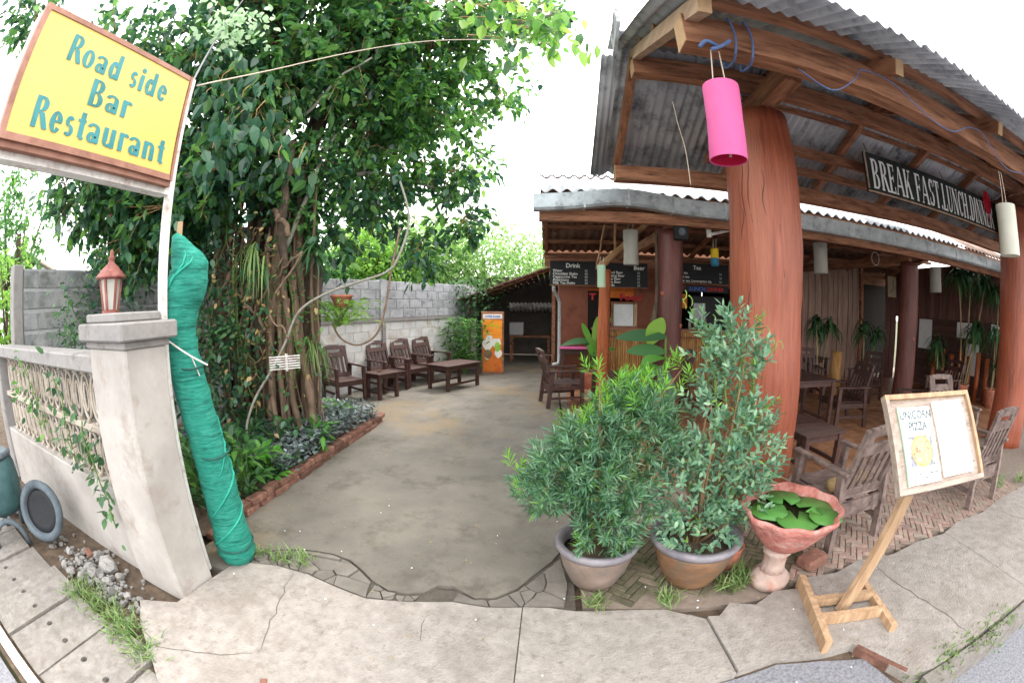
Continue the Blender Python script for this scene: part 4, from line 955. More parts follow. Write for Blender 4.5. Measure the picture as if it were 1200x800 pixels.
# ------------------------------------------------------------------ timber house round the terrace
hs = empty('timber_house', (7.5, 9.0, 0), 'dark timber house with plank walls and open doorway behind the terrace', 'house')
def planks(x0, x1, y, z0, z1, m, w=.17):
    x = x0
    while x < x1 - .03:
        ww = min(w * random.uniform(.85, 1.15), x1 - x); MB().box((x + ww / 2, y + random.uniform(-.006, .006), (z0 + z1) / 2), (ww - .022, .03, z1 - z0)).build('plank', m, hs); x += ww
planks(6.05, 8.28, 9.0, .0, 3.3, 'plank_pale', .2)
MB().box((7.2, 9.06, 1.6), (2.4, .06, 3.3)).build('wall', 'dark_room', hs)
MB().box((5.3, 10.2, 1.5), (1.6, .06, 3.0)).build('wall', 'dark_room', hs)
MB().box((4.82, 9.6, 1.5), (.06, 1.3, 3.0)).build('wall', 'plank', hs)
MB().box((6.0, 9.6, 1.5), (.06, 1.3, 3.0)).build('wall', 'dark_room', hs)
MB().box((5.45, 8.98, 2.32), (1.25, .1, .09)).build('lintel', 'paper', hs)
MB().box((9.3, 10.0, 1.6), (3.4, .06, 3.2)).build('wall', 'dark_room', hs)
MB().box((5.2, 9.45, 2.78), (10.6, .04, .5)).build('fascia', 'beam', low)  # filler board, added to cover the light gap under the roof
MB().box((8.2, 9.6, 3.12), (6.9, 1.1, .05)).build('ceiling', 'dark_room', hs)  # unseen ceiling, added to keep skylight out of the doorway
MB().box((8.34, 8.98, 1.6), (.10, .12, 3.2)).build('door_post', 'beam_y', hs)
MB().box((8.9, 8.98, 3.04), (1.2, .1, .12)).build('lintel', 'plank_pale', hs)
planks(9.40, 9.92, 8.98, 0, 3.3, 'plank', .26)
pf = empty('framed_picture', (9.65, 8.93, 2.2), 'small framed drawing hung beside the dark doorway', 'picture')
MB().box((9.65, 8.945, 2.5), (.44, .025, .62)).build('frame', 'beam', pf); MB().box((9.65, 8.928, 2.5), (.38, .012, .56)).build('paper', 'paper_art', pf)
MB().tube(wiggle((9.58, 8.92, 2.34), (9.7, 8.92, 2.68), 8, .03, 9), .008, 5).build('drawing', 'ink', pf)
RX = 10.0
y = 2.9
while y < 9.0:
    w = random.uniform(.17, .23); MB().box((RX + random.uniform(-.006, .006), y + w / 2, 2.35), (.03, w - .012, 1.3)).build('plank', 'plank', hs); y += w
MB().box((RX + .05, 5.9, 1.5), (.05, 6.2, 3.0)).build('wall', 'dark_room', hs)
for k in range(11):
    MB().box((RX + .004, 5.9, .08 + k * .155), (.035, 6.1, .145), Matrix.Rotation(.06, 3, 'Y')).build('siding_board', 'siding', hs)
for y0, z0_, w, h in ((7.78, 1.3, .5, .75), (6.35, 1.48, .5, .36), (6.03, .83, .42, .72), (5.3, 1.52, .3, .3), (8.5, 1.2, .4, .5)):
    tag(MB().box((RX - .03, y0, z0_), (.012, w, h)).build('notice_sheet', 'paper'), {7.78: 'tall white notice sheet on the side wall next to the inner log column', 6.35: 'landscape white notice sheet high on the dark side wall', 6.03: 'tall white notice sheet low on the dark side wall', 5.3: 'small white notice sheet nearest the right log column', 8.5: 'white notice sheet hidden most by the inner log column'}[y0], 'notice', 'white notice sheets on the side wall')
# ================================================================== FURNITURE
def make_chair(m='chair_wood', cushion=None):
    """armchair, front towards local +X"""
    r = empty('armchair', (0, 0, 0))
    def B(name, parent=r): 
        return lambda b: b.build(name, m, parent, local=True)
    for s in (-1, 1):
        b = MB(); b.bar((.27, s * .275, 0), (.26, s * .275, .585), .05, .06, (1, 0, 0)); b.build('leg', m, r, local=True)
        b = MB(); b.bar((-.31, s * .275, 0), (-.24, s * .275, .585), .045, .065, (1, 0, 0)); b.build('leg', m, r, local=True)
        b = MB(); b.bev((.0, s * .28, .60), (.66, .062, .028), .006); b.build('arm', m, r, local=True)
        b = MB(); b.bar((-.26, s * .275, .33), (.27, s * .275, .33), .03, .07); b.build('side_rail', m, r, local=True)
        b = MB(); b.bar((-.29, s * .275, .16), (.27, s * .275, .16), .025, .04); b.build('stretcher', m, r, local=True)
    MB().bar((.27, -.26, .33), (.27, .26, .33), .03, .08).build('front_rail', m, r, local=True)
    MB().bar((-.26, -.26, .30), (-.26, .26, .30), .03, .12).build('rear_rail', m, r, local=True)
    for i in range(5):
        b = MB(); b.bev((-.19 + i * .108, 0, .378), (.1, .51, .018), .004); b.build('seat_board', m, r, local=True)
    bk = MB(); a0 = Vector((-.20, 0, .34)); a1 = Vector((-.40, 0, .93)); d = a1 - a0
    def at(t, y): return a0 + d * t + Vector((0, y, 0))
    for s in (-1, 1): bk.bar(at(0, s * .235), at(1.0, s * .235), .05, .035, (1, 0, 0))
    bk.bar(at(.965, -.21), at(.965, .21), .035, .06, (d.x, 0, d.z)); bk.bar(at(.74, -.21), at(.74, .21), .03, .085, (d.x, 0, d.z))
    bk.bar(at(.99, -.12), at(.99, .12), .034, .045, (d.x, 0, d.z))
    for s in (-1, 1): bk.bar(at(.80, s * .185), at(.93, s * .185), .075, .03, (1, 0, 0))
    bk.bar(at(.14, -.21), at(.14, .21), .03, .07, (d.x, 0, d.z))
    bk.build('backrest', m, r, local=True)
    for i in range(4):
        y = -.14 + i * .0935; MB().bar(at(.19, y), at(.68, y * 1.02), .048, .018, (1, 0, 0)).build('slat', m, r, local=True)
    if cushion:
        b = MB(); b.tube([(-.10 + .0 * i, -.22 + .11 * i, .435) for i in range(5)], [.052, .062, .062, .06, .052], 12)
        cc = b.build('bolster', 'cushion', r, smooth=True, local=True)
    return r
proto = {}
def chair(x, y, ang, label, group, m='chair_wood', sc=1.0, cushion=False):
    key = (m, cushion)
    if key not in proto: proto[key] = make_chair(m, cushion); o = proto[key]
    else: o = copy_tree(proto[key])
    o.location = (x, y, 0); o.rotation_euler = (0, 0, R(ang)); o.scale = (sc, sc, sc); tag(o, label, 'chair', group); return o
def table(x, y, lx, ly, h, ang, label, m='chair_wood', group=None, inset=.03):
    r = empty('low_table' if h < .6 else 'dining_table', (x, y, 0), label, 'table', group)
    n = max(3, int(ly / .12)); w = ly / n
    for i in range(n): MB().bev((0, -ly / 2 + w * (i + .5), h - .012), (lx, w - .004, .024), .003).build('top_board', m, r, local=True)
    for sx_ in (-1, 1):
        for sy in (-1, 1): MB().box((sx_ * (lx / 2 - inset - .03), sy * (ly / 2 - inset - .03), (h - .026) / 2), (.06, .06, h - .026)).build('leg', m, r, local=True)
    MB().box((0, ly / 2 - inset - .03, h - .065), (lx - .14, .025, .07)).build('apron', m, r, local=True); MB().box((0, -ly / 2 + inset + .03, h - .065), (lx - .14, .025, .07)).build('apron', m, r, local=True)
    MB().box((lx / 2 - inset - .03, 0, h - .065), (.025, ly - .14, .07)).build('apron', m, r, local=True); MB().box((-lx / 2 + inset + .03, 0, h - .065), (.025, ly - .14, .07)).build('apron', m, r, local=True)
    for s in (-1, 1): MB().box((s * (lx / 2 - inset - .03), 0, .12), (.03, ly - .14, .04)).build('stretcher', m, r, local=True)
    r.rotation_euler.z = R(ang); return r
G1 = 'dark armchairs along the block wall'
chair(-3.58, 6.65, -34, 'dark armchair nearest the tree, apart from the row along the block wall', G1)
chair(-3.13, 7.68, -30, 'dark armchair just behind the small square table, first of the row of three', G1)
chair(-2.85, 8.29, -30, 'middle dark armchair of the row of three along the block wall', G1)
chair(-2.56, 8.92, -28, 'farthest dark armchair of the row, nearest the leafy plant', G1)
table(-2.98, 7.02, .52, .46, .47, 62, 'small square dark table between the first and second wall armchairs', group='low dark tables by the wall')
table(-1.9, 8.22, .62, 1.0, .5, -30, 'long low dark table in front of the row of armchairs', group='low dark tables by the wall')
ash = MB().lathe((-3.02, 7.02, .472), [(.04, 0), (.05, .02), (.04, .02), (.035, .006)], 12); tag(ash.build('ashtray', 'pot_brown'), 'small round ashtray on the small square table by the wall', 'ashtray')
chair(.24, 6.95, 14, 'dark armchair seen from the side at the edge of the driveway', 'armchairs on the terrace', cushion=False)
table(1.08, 6.72, .62, .85, .56, 8, 'dark low table between the driveway armchair and the front log column')
chair(2.1, 7.0, 180, 'dark armchair behind the bar roof column beside the bamboo counter', 'armchairs on the terrace')
GT = 'armchairs on the terrace'
chair(2.30, 2.47, 96, 'weathered grey armchair with a tan bolster behind the menu stand', 'weathered grey armchairs', m='chair_grey', cushion=True)
c2 = chair(4.22, 2.36, 90, 'weathered grey armchair standing right of the menu stand', 'weathered grey armchairs', m='chair_grey')
chair(5.35, 3.45, -100, 'weathered grey armchair half hidden behind the top right of the menu stand', 'weathered grey armchairs', m='chair_grey')
table(2.85, 3.85, .62, .8, .46, 5, 'low dark table just behind the thick red column')
table(3.75, 5.35, .9, .8, .73, 4, 'dark dining table in the shade left of the brown armchair')
chair(4.62, 5.25, 172, 'brown armchair drawn up to the dining table on the terrace', GT)
chair(2.75, 5.5, 5, 'armchair partly hidden by the thick red column on the terrace', GT)
chair(4.4, 6.9, -70, 'armchair in the deep shade below the left palm cluster', GT)
chair(5.2, 7.2, -110, 'armchair in the deep shade beneath the two palm clusters', GT)
chair(6.4, 6.6, 200, 'armchair in the shade left of the inner log column', GT)
chair(5.5, 4.3, 150, 'armchair just left of the inner log column, behind the menu board', GT)
table(5.6, 7.9, .9, .8, .73, 0, 'dining table against the pale plank wall')
chair(7.6, 5.3, 170, 'armchair right of the inner log column below the notices', GT)
# small table in front of the facade and pink cloth
table(.55, 9.2, .6, .45, .72, 0, 'small high table with a pink cloth edge against the brown wall')
tag(MB().box((.55, 9.2, .735), (.62, .47, .012)).build('tablecloth', 'lantern_pink'), 'pink cloth lying on the small table against the brown wall', 'cloth')
# ================================================================== MENU STAND
st = empty('menu_stand', (1.76, 1.5, 0), 'wooden menu stand on the sidewalk holding two open menu pages', 'menu stand')
MB().bar((1.62, 1.84, .045), (1.46, 1.22, .045), .045, .09).build('foot_rail', 'stand_wood', st)
MB().bar((2.04, 1.64, .03), (1.95, 1.17, .03), .045, .06).build('foot_rail', 'stand_wood', st)
MB().bar((1.585, 1.60, .055), (2.0, 1.50, .055), .05, .05).build('cross_rail', 'stand_wood', st)
MB().bar((1.535, 1.45, .045), (1.96, 1.34, .045), .045, .06).build('cross_rail', 'stand_wood', st)
MB().bar((1.755, 1.50, .01), (2.0, 1.44, .98), .085, .04, (0, 1, 0)).build('post', 'stand_wood', st)
TL = Vector((1.66, 1.60, 1.255)); TR = Vector((2.39, 1.50, 1.265)); BL = Vector((1.71, 1.31, .85)); BR = Vector((2.43, 1.19, .85))
Xb = (TR - TL).normalized(); Zb = (TL - BL); Zb = (Zb - Xb * Zb.dot(Xb)).normalized(); Nb = Xb.cross(Zb); Bc = (TL + TR + BL + BR) / 4
BW = (TR - TL).length; BH = ((TL - BL).length + (TR - BR).length) / 2
def bp(u, v, n=0): return Bc + Xb * (u * BW / 2) + Zb * (v * BH / 2) + Nb * n
def plate(u0, u1, v0, v1, n0, n1):
    b = MB(); P = [bp(u, v, n) for n in (n0, n1) for (u, v) in ((u0, v0), (u1, v0), (u1, v1), (u0, v1))]
    return b.add(P, [(3, 2, 1, 0), (4, 5, 6, 7), (0, 1, 5, 4), (1, 2, 6, 5), (2, 3, 7, 6), (3, 0, 4, 7)])
bo = plate(-1, 1, -1, 1, -.02, 0).build('board', 'stand_board', st)
for (u0, u1, v0, v1) in ((-1, 1, .9, 1), (-1, 1, -1, -.9), (-1, -.93, -.9, .9), (.93, 1, -.9, .9)): plate(u0, u1, v0, v1, .0005, .022).build('edge_strip', 'stand_wood' if v0 > .8 or u0 > .9 else 'stand_board', bo)
mp_ = empty('menu_folder', tuple(bp(0, -.8, .01)), 'open plastic menu folder on the stand, left page headed UNICORN PIZZA', 'menu')
pg = plate(-.76, -.08, -.84, .72, .003, .010).build('page', 'page', mp_)
pg2 = plate(.0, .74, -.80, .80, .003, .016).build('page', 'page_cream', mp_)
plate(-.79, -.76, -.86, .74, .003, .012).build('page_edge', 'lantern_mint', mp_)
text_on('UNICORN', .062, 'ink', pg, bp(-.42, .48, .011), Xb, Zb, align='CENTER', offset=.0012, sx=.88); text_on('PIZZA', .062, 'ink', pg, bp(-.42, .24, .011), Xb, Zb, align='CENTER', offset=.0012, sx=.88)
plate(-.68, -.16, -.50, .12, .0102, .011).build('photo_print', 'photo_bg', pg)
def disc(u, v, r, n, m, name):
    b = MB(); c_ = bp(u, v, n); b.add([c_ + Xb * r * cos(a) + Zb * r * sin(a) for a in [2 * PI * i / 28 for i in range(28)]], [tuple(range(28))]); return b.build(name, m, pg)
disc(-.42, -.19, .083, .0118, 'pizza_crust', 'pizza_rim_print'); disc(-.42, -.19, .073, .0124, 'pizza', 'pizza_print')
text_on('tomato, cheese, ham, pineapple, olives', .014, 'ink', pg, bp(-.42, -.66, .011), Xb, Zb, align='CENTER'); text_on('120 kip', .014, 'ink', pg, bp(-.42, -.74, .011), Xb, Zb, align='CENTER')
for i in range(7): text_on(('MENU', 'Fried rice', 'Noodle soup', 'Spring rolls', 'Curry', 'Salad', 'Fruit shake')[i], .026 if i else .034, 'ink_pale', pg2, bp(.37, .58 - i * .2, .017), Xb, Zb, align='CENTER')
# ================================================================== POTS, URN
def pot(x, y, r, rb, h, label, m='pot_grey', rim='pot_rim', tilt=0):
    e = empty('plant_pot', (x, y, 0), label, 'pot', 'big glazed pots at the terrace edge')
    b = MB(); b.lathe((x, y, 0), [(rb, 0), (rb * 1.12, .03), (rb + (r - rb) * .55, h * .4), (r * .93, h * .78), (r * .95, h - .03), (r * .86, h - .03), (r * .82, h * .6)], 40, top=False); b.build('body', m, e, smooth=True)
    b = MB(); b.lathe((x, y, 0), [(r * .86, h - .045), (r * .97, h - .05), (r * 1.02, h - .03), (r * 1.03, h - .008), (r * .99, h + .002), (r * .87, h - .002), (r * .83, h - .03), (r * .82, h - .07)], 40, top=False, bottom=False); b.build('rim', rim, e, smooth=True)
    b = MB(); b.lathe((x, y, 0), [(r * .835, h - .08), (r * .5, h - .06), (.01, h - .055)], 20); b.build('soil', 'soil', e, smooth=True)
    return e
P1 = (.32, 2.17); P2 = (.93, 2.13)
pot(*P1, .245, .135, .31, 'grey brown glazed pot under the narrow-leaved shrub')
pot(*P2, .285, .15, .34, 'ochre glazed pot with a violet rim under the broad-leaved shrub', 'pot_brown', 'pot_rim')
ur = empty('water_lily_urn', (1.46, 1.97, 0), 'pink footed cement urn with lobed rim holding water lily leaves', 'urn')
ux, uy = 1.44, 1.96
b = MB(); b.lathe((ux, uy, 0), [(.135, 0), (.14, .05), (.115, .075), (.10, .09), (.085, .10)], 24); b.build('foot', 'urn_white', ur, smooth=True)
b = MB(); b.lathe((ux, uy, 0), [(.085, .095), (.075, .14), (.078, .22), (.10, .245), (.09, .265)], 32, wob=lambda a, z: 1 + .05 * cos(a * 12)); b.build('fluted_stem', 'urn_white', ur, smooth=True)
lob = lambda a, z: 1 + (.035 * cos(a * 11) + .015 * cos(a * 5 + 1)) * max(0, (z - .3)) / .24
ux2 = ux + .03
b = MB(); b.lathe((ux2, uy, 0), [(.08, .262), (.13, .285), (.19, .34), (.25, .42), (.30, .49), (.335, .535), (.33, .555), (.315, .552), (.285, .50), (.22, .44)], 72, wob=lob, top=False)
bw_ = b.build('bowl', 'urn_pink', ur, smooth=True)
b = MB(); b.lathe((ux2, uy, 0), [(.292, .495), (.01, .496)], 28); b.build('water', 'water', ur)
lp = MB(); 
def lily(cx, cy, z, r, a0, tilt, parent=None):
    b = MB(); n = 22; V = [(cx + .12 * r * cos(a0), cy + .12 * r * sin(a0), z + .006)]; F = []
    for i in range(n + 1):
        a = a0 + R(14) + (2 * PI - R(28)) * i / n; rr = r * (1 + .03 * sin(a * 7)); V.append((cx + rr * cos(a), cy + rr * sin(a), z + tilt * rr * cos(a - a0) + .003 * sin(a * 5) + .008))
    V2 = [(v[0], v[1], v[2] - .004) for v in V]; N1 = len(V)
    for i in range(1, n + 1): F.append((0, i, i + 1)); F.append((N1, N1 + i + 1, N1 + i)); F.append((i, i + N1, i + N1 + 1, i + 1))
    b.add(V + V2, F); return b.build('lily_leaf', 'leaf_lily', lil, smooth=True)
lil = empty('water_lily', (ux2, uy, .5), 'water lily with round green leaves floating in the pink urn', 'plant')
for (dx, dy, r, a, t, dz) in ((-.15, .03, .12, 1.0, .04, .01), (.03, .17, .12, 4.4, .05, .014), (-.03, -.13, .135, 1.2, -.02, .006), (.18, .0, .13, 3.4, .06, .012), (.15, -.17, .11, 1.9, .08, .02)): lily(ux2 + dx, uy + dy, .5 + dz, r, a, t)
tag(MB().bev((1.83, 2.03, .045), (.21, .16, .09), .02, rotz(.3)).build('paving_brick', 'brick_red'), 'loose reddish brick lying beside the foot of the pink urn', 'brick')
b = MB(); b.lathe((1.22, 2.2, 0), [(.07, 0), (.09, .15), (.10, .17), (.08, .17), (.07, .1)], 18); tag(b.build('small_pot', 'terracotta', smooth=True), 'small terracotta pot squeezed between the ochre pot and the urn', 'pot')
# ------------------------------------------------------------------ shrubs in the pots
def branchy(name, x, y, z0, targets, m, label, cat='shrub', r0=.012):
    e = empty(name, (x, y, z0), label, cat); b = MB()
    for t in targets:
        mid = Vector((x, y, z0)).lerp(Vector(t), .5) + Vector((random.uniform(-.05, .05), random.uniform(-.05, .05), .06))
        b.tube([(x + random.uniform(-.03, .03), y + random.uniform(-.03, .03), z0), mid, t], [r0, r0 * .6, r0 * .25], 5)
    b.build('stems', m, e, smooth=True); return e
def sprigs(centers, dirs, n, tw, spread=1.0):
    P = []; D = []
    for c_, d in zip(centers, dirs):
        d = np.array(d) / np.linalg.norm(d); a = np.cross(d, [0, 0, 1.]); 
        if np.linalg.norm(a) < .05: a = np.array([1., 0, 0])
        a /= np.linalg.norm(a); b2 = np.cross(d, a)
        for k in range(n):
            t = k / n; an = k * 2.4 + random.random(); P.append(np.array(c_) + d * tw * t)
            w = 1.1 - .75 * t; D.append(d * (1.0 - w * .55) + (a * cos(an) + b2 * sin(an)) * w * spread)
    return np.array(P), np.array(D)
# podocarpus: ellipsoid lobes
def shell_pts(lobes, n, inner=.45):
    out = []; dr = []; tot = sum(l[6] for l in lobes)
    for (cx, cy, cz, rx_, ry_, rz_, w) in lobes:
        for _ in range(int(n * w / tot)):
            v = rng.normal(0, 1, 3); v /= np.linalg.norm(v); f_ = inner + (1 - inner) * rng.random() ** .5
            out.append((cx + v[0] * rx_ * f_, cy + v[1] * ry_ * f_, cz + v[2] * rz_ * f_)); dr.append((v[0] * .8 + rng.normal(0, .25), v[1] * .8 + rng.normal(0, .25), v[2] * .5 + .55 + rng.normal(0, .2)))
    return out, dr
lobes1 = [(.22, 2.26, .72, .27, .24, .22, 3), (.06, 2.24, .60, .20, .2, .16, 1.9), (.38, 2.18, .64, .22, .2, .22, 2.2), (.50, 2.32, 1.02, .22, .2, .16, 2.0), (.36, 2.08, .42, .17, .14, .15, 1.3), (.30, 2.3, .88, .2, .2, .15, 1.4), (.60, 2.35, .90, .18, .2, .2, 1.3)]
cts, drs = shell_pts(lobes1, 560, .35)
sb = branchy('podocarpus_shrub', P1[0], P1[1], .25, [(c_[0], c_[1], c_[2]) for c_ in cts[::30]], 'stem_brown', 'dense dark green shrub with narrow leaves in the grey brown pot')
P, D = sprigs(cts, drs, 20, .09); q_ = rng.random(len(P)); lw = rng.uniform(.045, .09, len(P))
leaves('foliage', 'leaf_pod', P[q_ > .22], D[q_ > .22], lw[q_ > .22], .011, sb, tmpl=T_DIA)
leaves('fresh_foliage', 'leaf_tree', P[(q_ < .2)], D[(q_ < .2)], lw[(q_ < .2)], .010, sb, tmpl=T_DIA)
leaves('dry_foliage', 'leaf_dry', P[q_ > .988], D[q_ > .988], lw[q_ > .988], .009, sb, tmpl=T_DIA)
new = [(.50 + .12 * random.gauss(0, 1), 2.3 + .1 * random.gauss(0, 1), 1.13 + .06 * random.gauss(0, 1)) for _ in range(30)] + [(.62, 2.3, 1.25), (.7, 2.3, 1.3), (.76, 2.3, 1.32), (.55, 2.3, 1.22), (-.16, 2.2, .72), (-.19, 2.2, .76), (-.12, 2.18, .62), (.24, 2.25, 1.02), (.28, 2.25, 1.28), (.3, 2.25, 1.2), (.26, 2.3, 1.12), (.2, 2.2, .98), (.2, 1.99, .34)]
P, D = sprigs(new, [(random.gauss(0, .4), random.gauss(0, .3), 1) for _ in new], 18, .08)
leaves('new_growth', 'leaf_pod_new', P, D, rng.uniform(.045, .08, len(P)), .009, sb, tmpl=T_DIA)
b = MB(); b.tube([(.32, 2.2, .3), (.4, 2.2, .7), (.5, 2.22, 1.0), (.78, 2.3, 1.32)], [.014, .012, .009, .003], 6); b.tube([(.3, 2.2, .3), (.3, 2.2, .8), (.28, 2.25, 1.28)], [.014, .01, .003], 6); b.build('stem', 'stem_brown', sb, smooth=True)
# broad leaved shrub
lobes2 = [(.95, 2.22, .62, .34, .26, .24, 3), (1.0, 2.25, .95, .32, .25, .26, 3), (1.18, 2.2, .80, .22, .22, .3, 2), (.82, 2.18, .55, .18, .18, .18, 1.1), (1.12, 2.3, 1.25, .20, .18, .25, 1.6), (.92, 2.03, .42, .24, .16, .13, 1.6), (1.22, 2.15, .55, .16, .16, .2, 1), (1.12, 2.3, 1.45, .15, .13, .18, 1.0), (.92, 2.35, 1.42, .10, .1, .18, .5)]
cts, drs = shell_pts(lobes2, 470, .3)
sh2 = branchy('broadleaf_shrub', P2[0], P2[1], .28, [(c_[0], c_[1], c_[2]) for c_ in cts[::22]], 'stem_brown', 'tall loose shrub with small oval blue green leaves in the ochre pot')
P, D = sprigs(cts, drs, 9, .12, .9)
leaves('foliage', 'leaf_shrub', P, D, rng.uniform(.04, .066, len(P)), .026, sh2)
b = MB(); shoots = [[(1.0, 2.2, .9), (.95, 2.25, 1.3), (.82, 2.35, 1.66)], [(1.1, 2.2, .9), (1.15, 2.3, 1.35), (1.08, 2.38, 1.6)], [(1.15, 2.2, 1.0), (1.25, 2.28, 1.3), (1.34, 2.3, 1.48)], [(1.1, 2.2, .8), (1.3, 2.25, 1.05), (1.44, 2.3, 1.10)], [(1.05, 2.2, 1.0), (1.02, 2.3, 1.35), (.93, 2.35, 1.52)], [(1.2, 2.2, 1.0), (1.22, 2.25, 1.4), (1.26, 2.3, 1.62)]]
P = []; D = []; Pc = []; Dc = []
for s in shoots:
    b.tube(s, [.008, .006, .002], 5)
    for k in range(26):
        t = .25 + .75 * k / 26; p = np.array(Vector(s[0]).lerp(Vector(s[1]), t * 2) if t < .5 else Vector(s[1]).lerp(Vector(s[2]), t * 2 - 1)); v = rng.normal(0, 1, 3); v[2] = abs(v[2]) * .4
        (P if k % 3 else Pc).append(p); (D if k % 3 else Dc).append(v)
b.build('shoot', 'stem_green', sh2, smooth=True)
leaves('shoot_leaves', 'leaf_shrub', P, D, rng.uniform(.04, .065, len(P)), .024, sh2)
Pc = np.repeat(np.array(Pc + cts[::6]), 2, 0); Dc = rng.normal(0, 1, (len(Pc), 3)); Dc[:, 2] = abs(Dc[:, 2])
leaves('curled_tips', 'leaf_curl', Pc, Dc, rng.uniform(.03, .06, len(Pc)), .012, sh2, tmpl=T_STRAP)
cr = MB()
for i in range(26):
    p = Vector(random.choice([s[2] for s in shoots])) + Vector((random.gauss(0, .035), random.gauss(0, .03), random.gauss(-.05, .05))); a = random.random() * 6; r = random.uniform(.012, .022)
    cr.tube([p + Vector((r * cos(t + a) * (1 - t / 9), random.uniform(-.002, .002), r * sin(t + a) * (1 - t / 9) + .01 * t)) for t in np.linspace(0, 5, 9)], .0028, 4)
cr.build('curled_shoot', 'leaf_curl', sh2)
# small plants behind the pots
def leafy(name, x, y, z, r, h, m, label, n=60, L=.09, W=.04, group=None, tm=T_FULL, cat='plant', droop=.1):
    e = empty(name, (x, y, z), label, cat, group)
    P = np.c_[rng.normal(x, r * .45, n), rng.normal(y, r * .45, n), z + rng.uniform(.15, 1, n) * h]; D = np.c_[P[:, 0] - x, P[:, 1] - y, np.full(n, .12) + rng.normal(0, .05, n)] + rng.normal(0, .05, (n, 3))
    leaves('foliage', m, P, D, rng.uniform(.6, 1, n) * L, W, e, tmpl=tm, droop=droop, roll=np.tile([0, 0, 1.], (n, 1)) + rng.normal(0, .2, (n, 3)))
    b = MB()
    for i in range(0, n, 5): b.tube([(x, y, z), ((x + P[i][0]) / 2, (y + P[i][1]) / 2, (z + P[i][2]) / 2 + .03), tuple(P[i])], [.005, .004, .002], 4)
    b.build('stems', 'stem_green', e); return e
for i, (x, y, m, lb) in enumerate(((.28, 4.75, 'leaf_pod_new', 'small bushy fern in a pot by the driveway edge behind the big shrubs'), (.42, 4.2, 'leaf_purple', 'small dark purple leaved plant in a pot behind the narrow-leaved shrub'))):
    b = MB(); b.lathe((x, y, 0), [(.09, 0), (.13, .17), (.14, .19), (.11, .19), (.10, .12)], 18); tag(b.build('small_pot', 'terracotta', smooth=True), ('small clay pot holding the fern at the driveway edge', 'small clay pot holding the purple plant behind the shrubs')[i], 'pot', 'small clay pots at the driveway edge')
    leafy('potted_plant', x, y, .15, .18, .3, m, lb, 160 if i == 0 else 60, .11, .014 if i == 0 else .05, tm=T_DIA if i == 0 else T_FULL)
b = MB(); b.lathe((.9, 8.3, 0), [(.16, 0), (.2, .3), (.23, .36), (.18, .36), (.17, .3)], 20); tag(b.build('plant_pot', 'terracotta', smooth=True), 'clay pot holding the canna in front of the brown wall', 'pot')
# canna / big leaf plants, each leaf its own part
def bigleaf(parent, p, d, L, W, m='leaf_canna', bend=.3, curl=.1, sd_=None):
    n = 9; d = Vector(d).normalized(); side = d.cross(Vector((0, 0, 1)))
    if side.length < .2: side = Vector((1, .3, 0))
    if sd_: side = Vector(sd_)
    side.normalize(); V = []; F = []
    for i in range(n + 1):
        t = i / n; c_ = Vector(p) + d * L * t + Vector((0, 0, -bend * L * t * t)); w = W * (sin(PI * min(1, t * .93 + .05)) ** .75) * .5
        V += [c_ + side * w + Vector((0, 0, curl * w * 1.5)), c_, c_ - side * w + Vector((0, 0, curl * w * 1.5))]
    for i in range(n): a = i * 3; F += [(a, a + 1, a + 4, a + 3), (a + 1, a + 2, a + 5, a + 4)]
    b = MB(); b.add(V, F); return b.build('leaf', m, parent, smooth=True)
ca = empty('canna_plant', (.9, 8.3, .3), 'canna with upright yellow green leaves in a pot before the brown wall', 'plant')
for i, (a, tz, L, h, m) in enumerate(((PI * .95, .25, .62, .95, 'leaf_strap'), (PI * .8, 2.5, .5, .9, 'leaf_canna'), (.3, 2.2, .6, .95, 'leaf_canna'), (PI * 1.3, 1.4, .5, .7, 'leaf_bright'), (1.2, 3, .62, .9, 'leaf_bright'), (.1, .7, .5, .7, 'leaf_canna'), (2.2, 1.2, .5, .6, 'leaf_strap'), (4.5, .9, .45, .7, 'leaf_canna'), (5.2, .7, .5, .5, 'leaf_strap'))):
    bigleaf(ca, (.9 + random.uniform(-.12, .1), 8.2, h - .02), (cos(a), sin(a) * .6, tz), L * 1.1, .14, m, .15 if tz > 1 else .35, sd_=(0, .5, .8) if tz < .8 else (1, .3, 0))
b = MB()
for i in range(7): b.tube([(.9 + random.uniform(-.1, .1), 8.3, .3), (.9 + random.uniform(-.12, .12), 8.28, 1.0)], .016, 6)
b.build('stem', 'stem_green', ca)
cb = empty('broad_leaf_plant', (1.35, 4.9, 0), 'plant with broad glossy leaves just left of the front bar column', 'plant')
for (p, d, L, W, m, bd) in (((1.42, 4.9, 1.3), (-1, .1, .06), .62, .17, 'leaf_strap', .1), ((1.42, 4.9, 1.12), (-1, 0, .12), .5, .17, 'leaf_strap', .12), ((1.22, 4.95, 1.2), (.45, -.1, 1), .36, .25, 'leaf_bright', .0), ((1.42, 4.85, 1.05), (-.5, -.2, .15), .38, .2, 'leaf_canna', .45), ((1.38, 4.9, .95), (.25, -.1, -.9), .45, .26, 'leaf_strap', .1), ((1.4, 4.9, .9), (-.8, .1, .1), .4, .15, 'leaf_canna', .3)):
    bigleaf(cb, p, d, L, W, m, bd, sd_=(0, .55, .8) if abs(d[0]) > .7 else (1, .2, -.3))
b = MB(); b.tube([(1.4, 4.92, 0), (1.42, 4.9, .7), (1.41, 4.9, 1.3)], [.03, .025, .012], 7); b.build('stem', 'stem_green', cb)
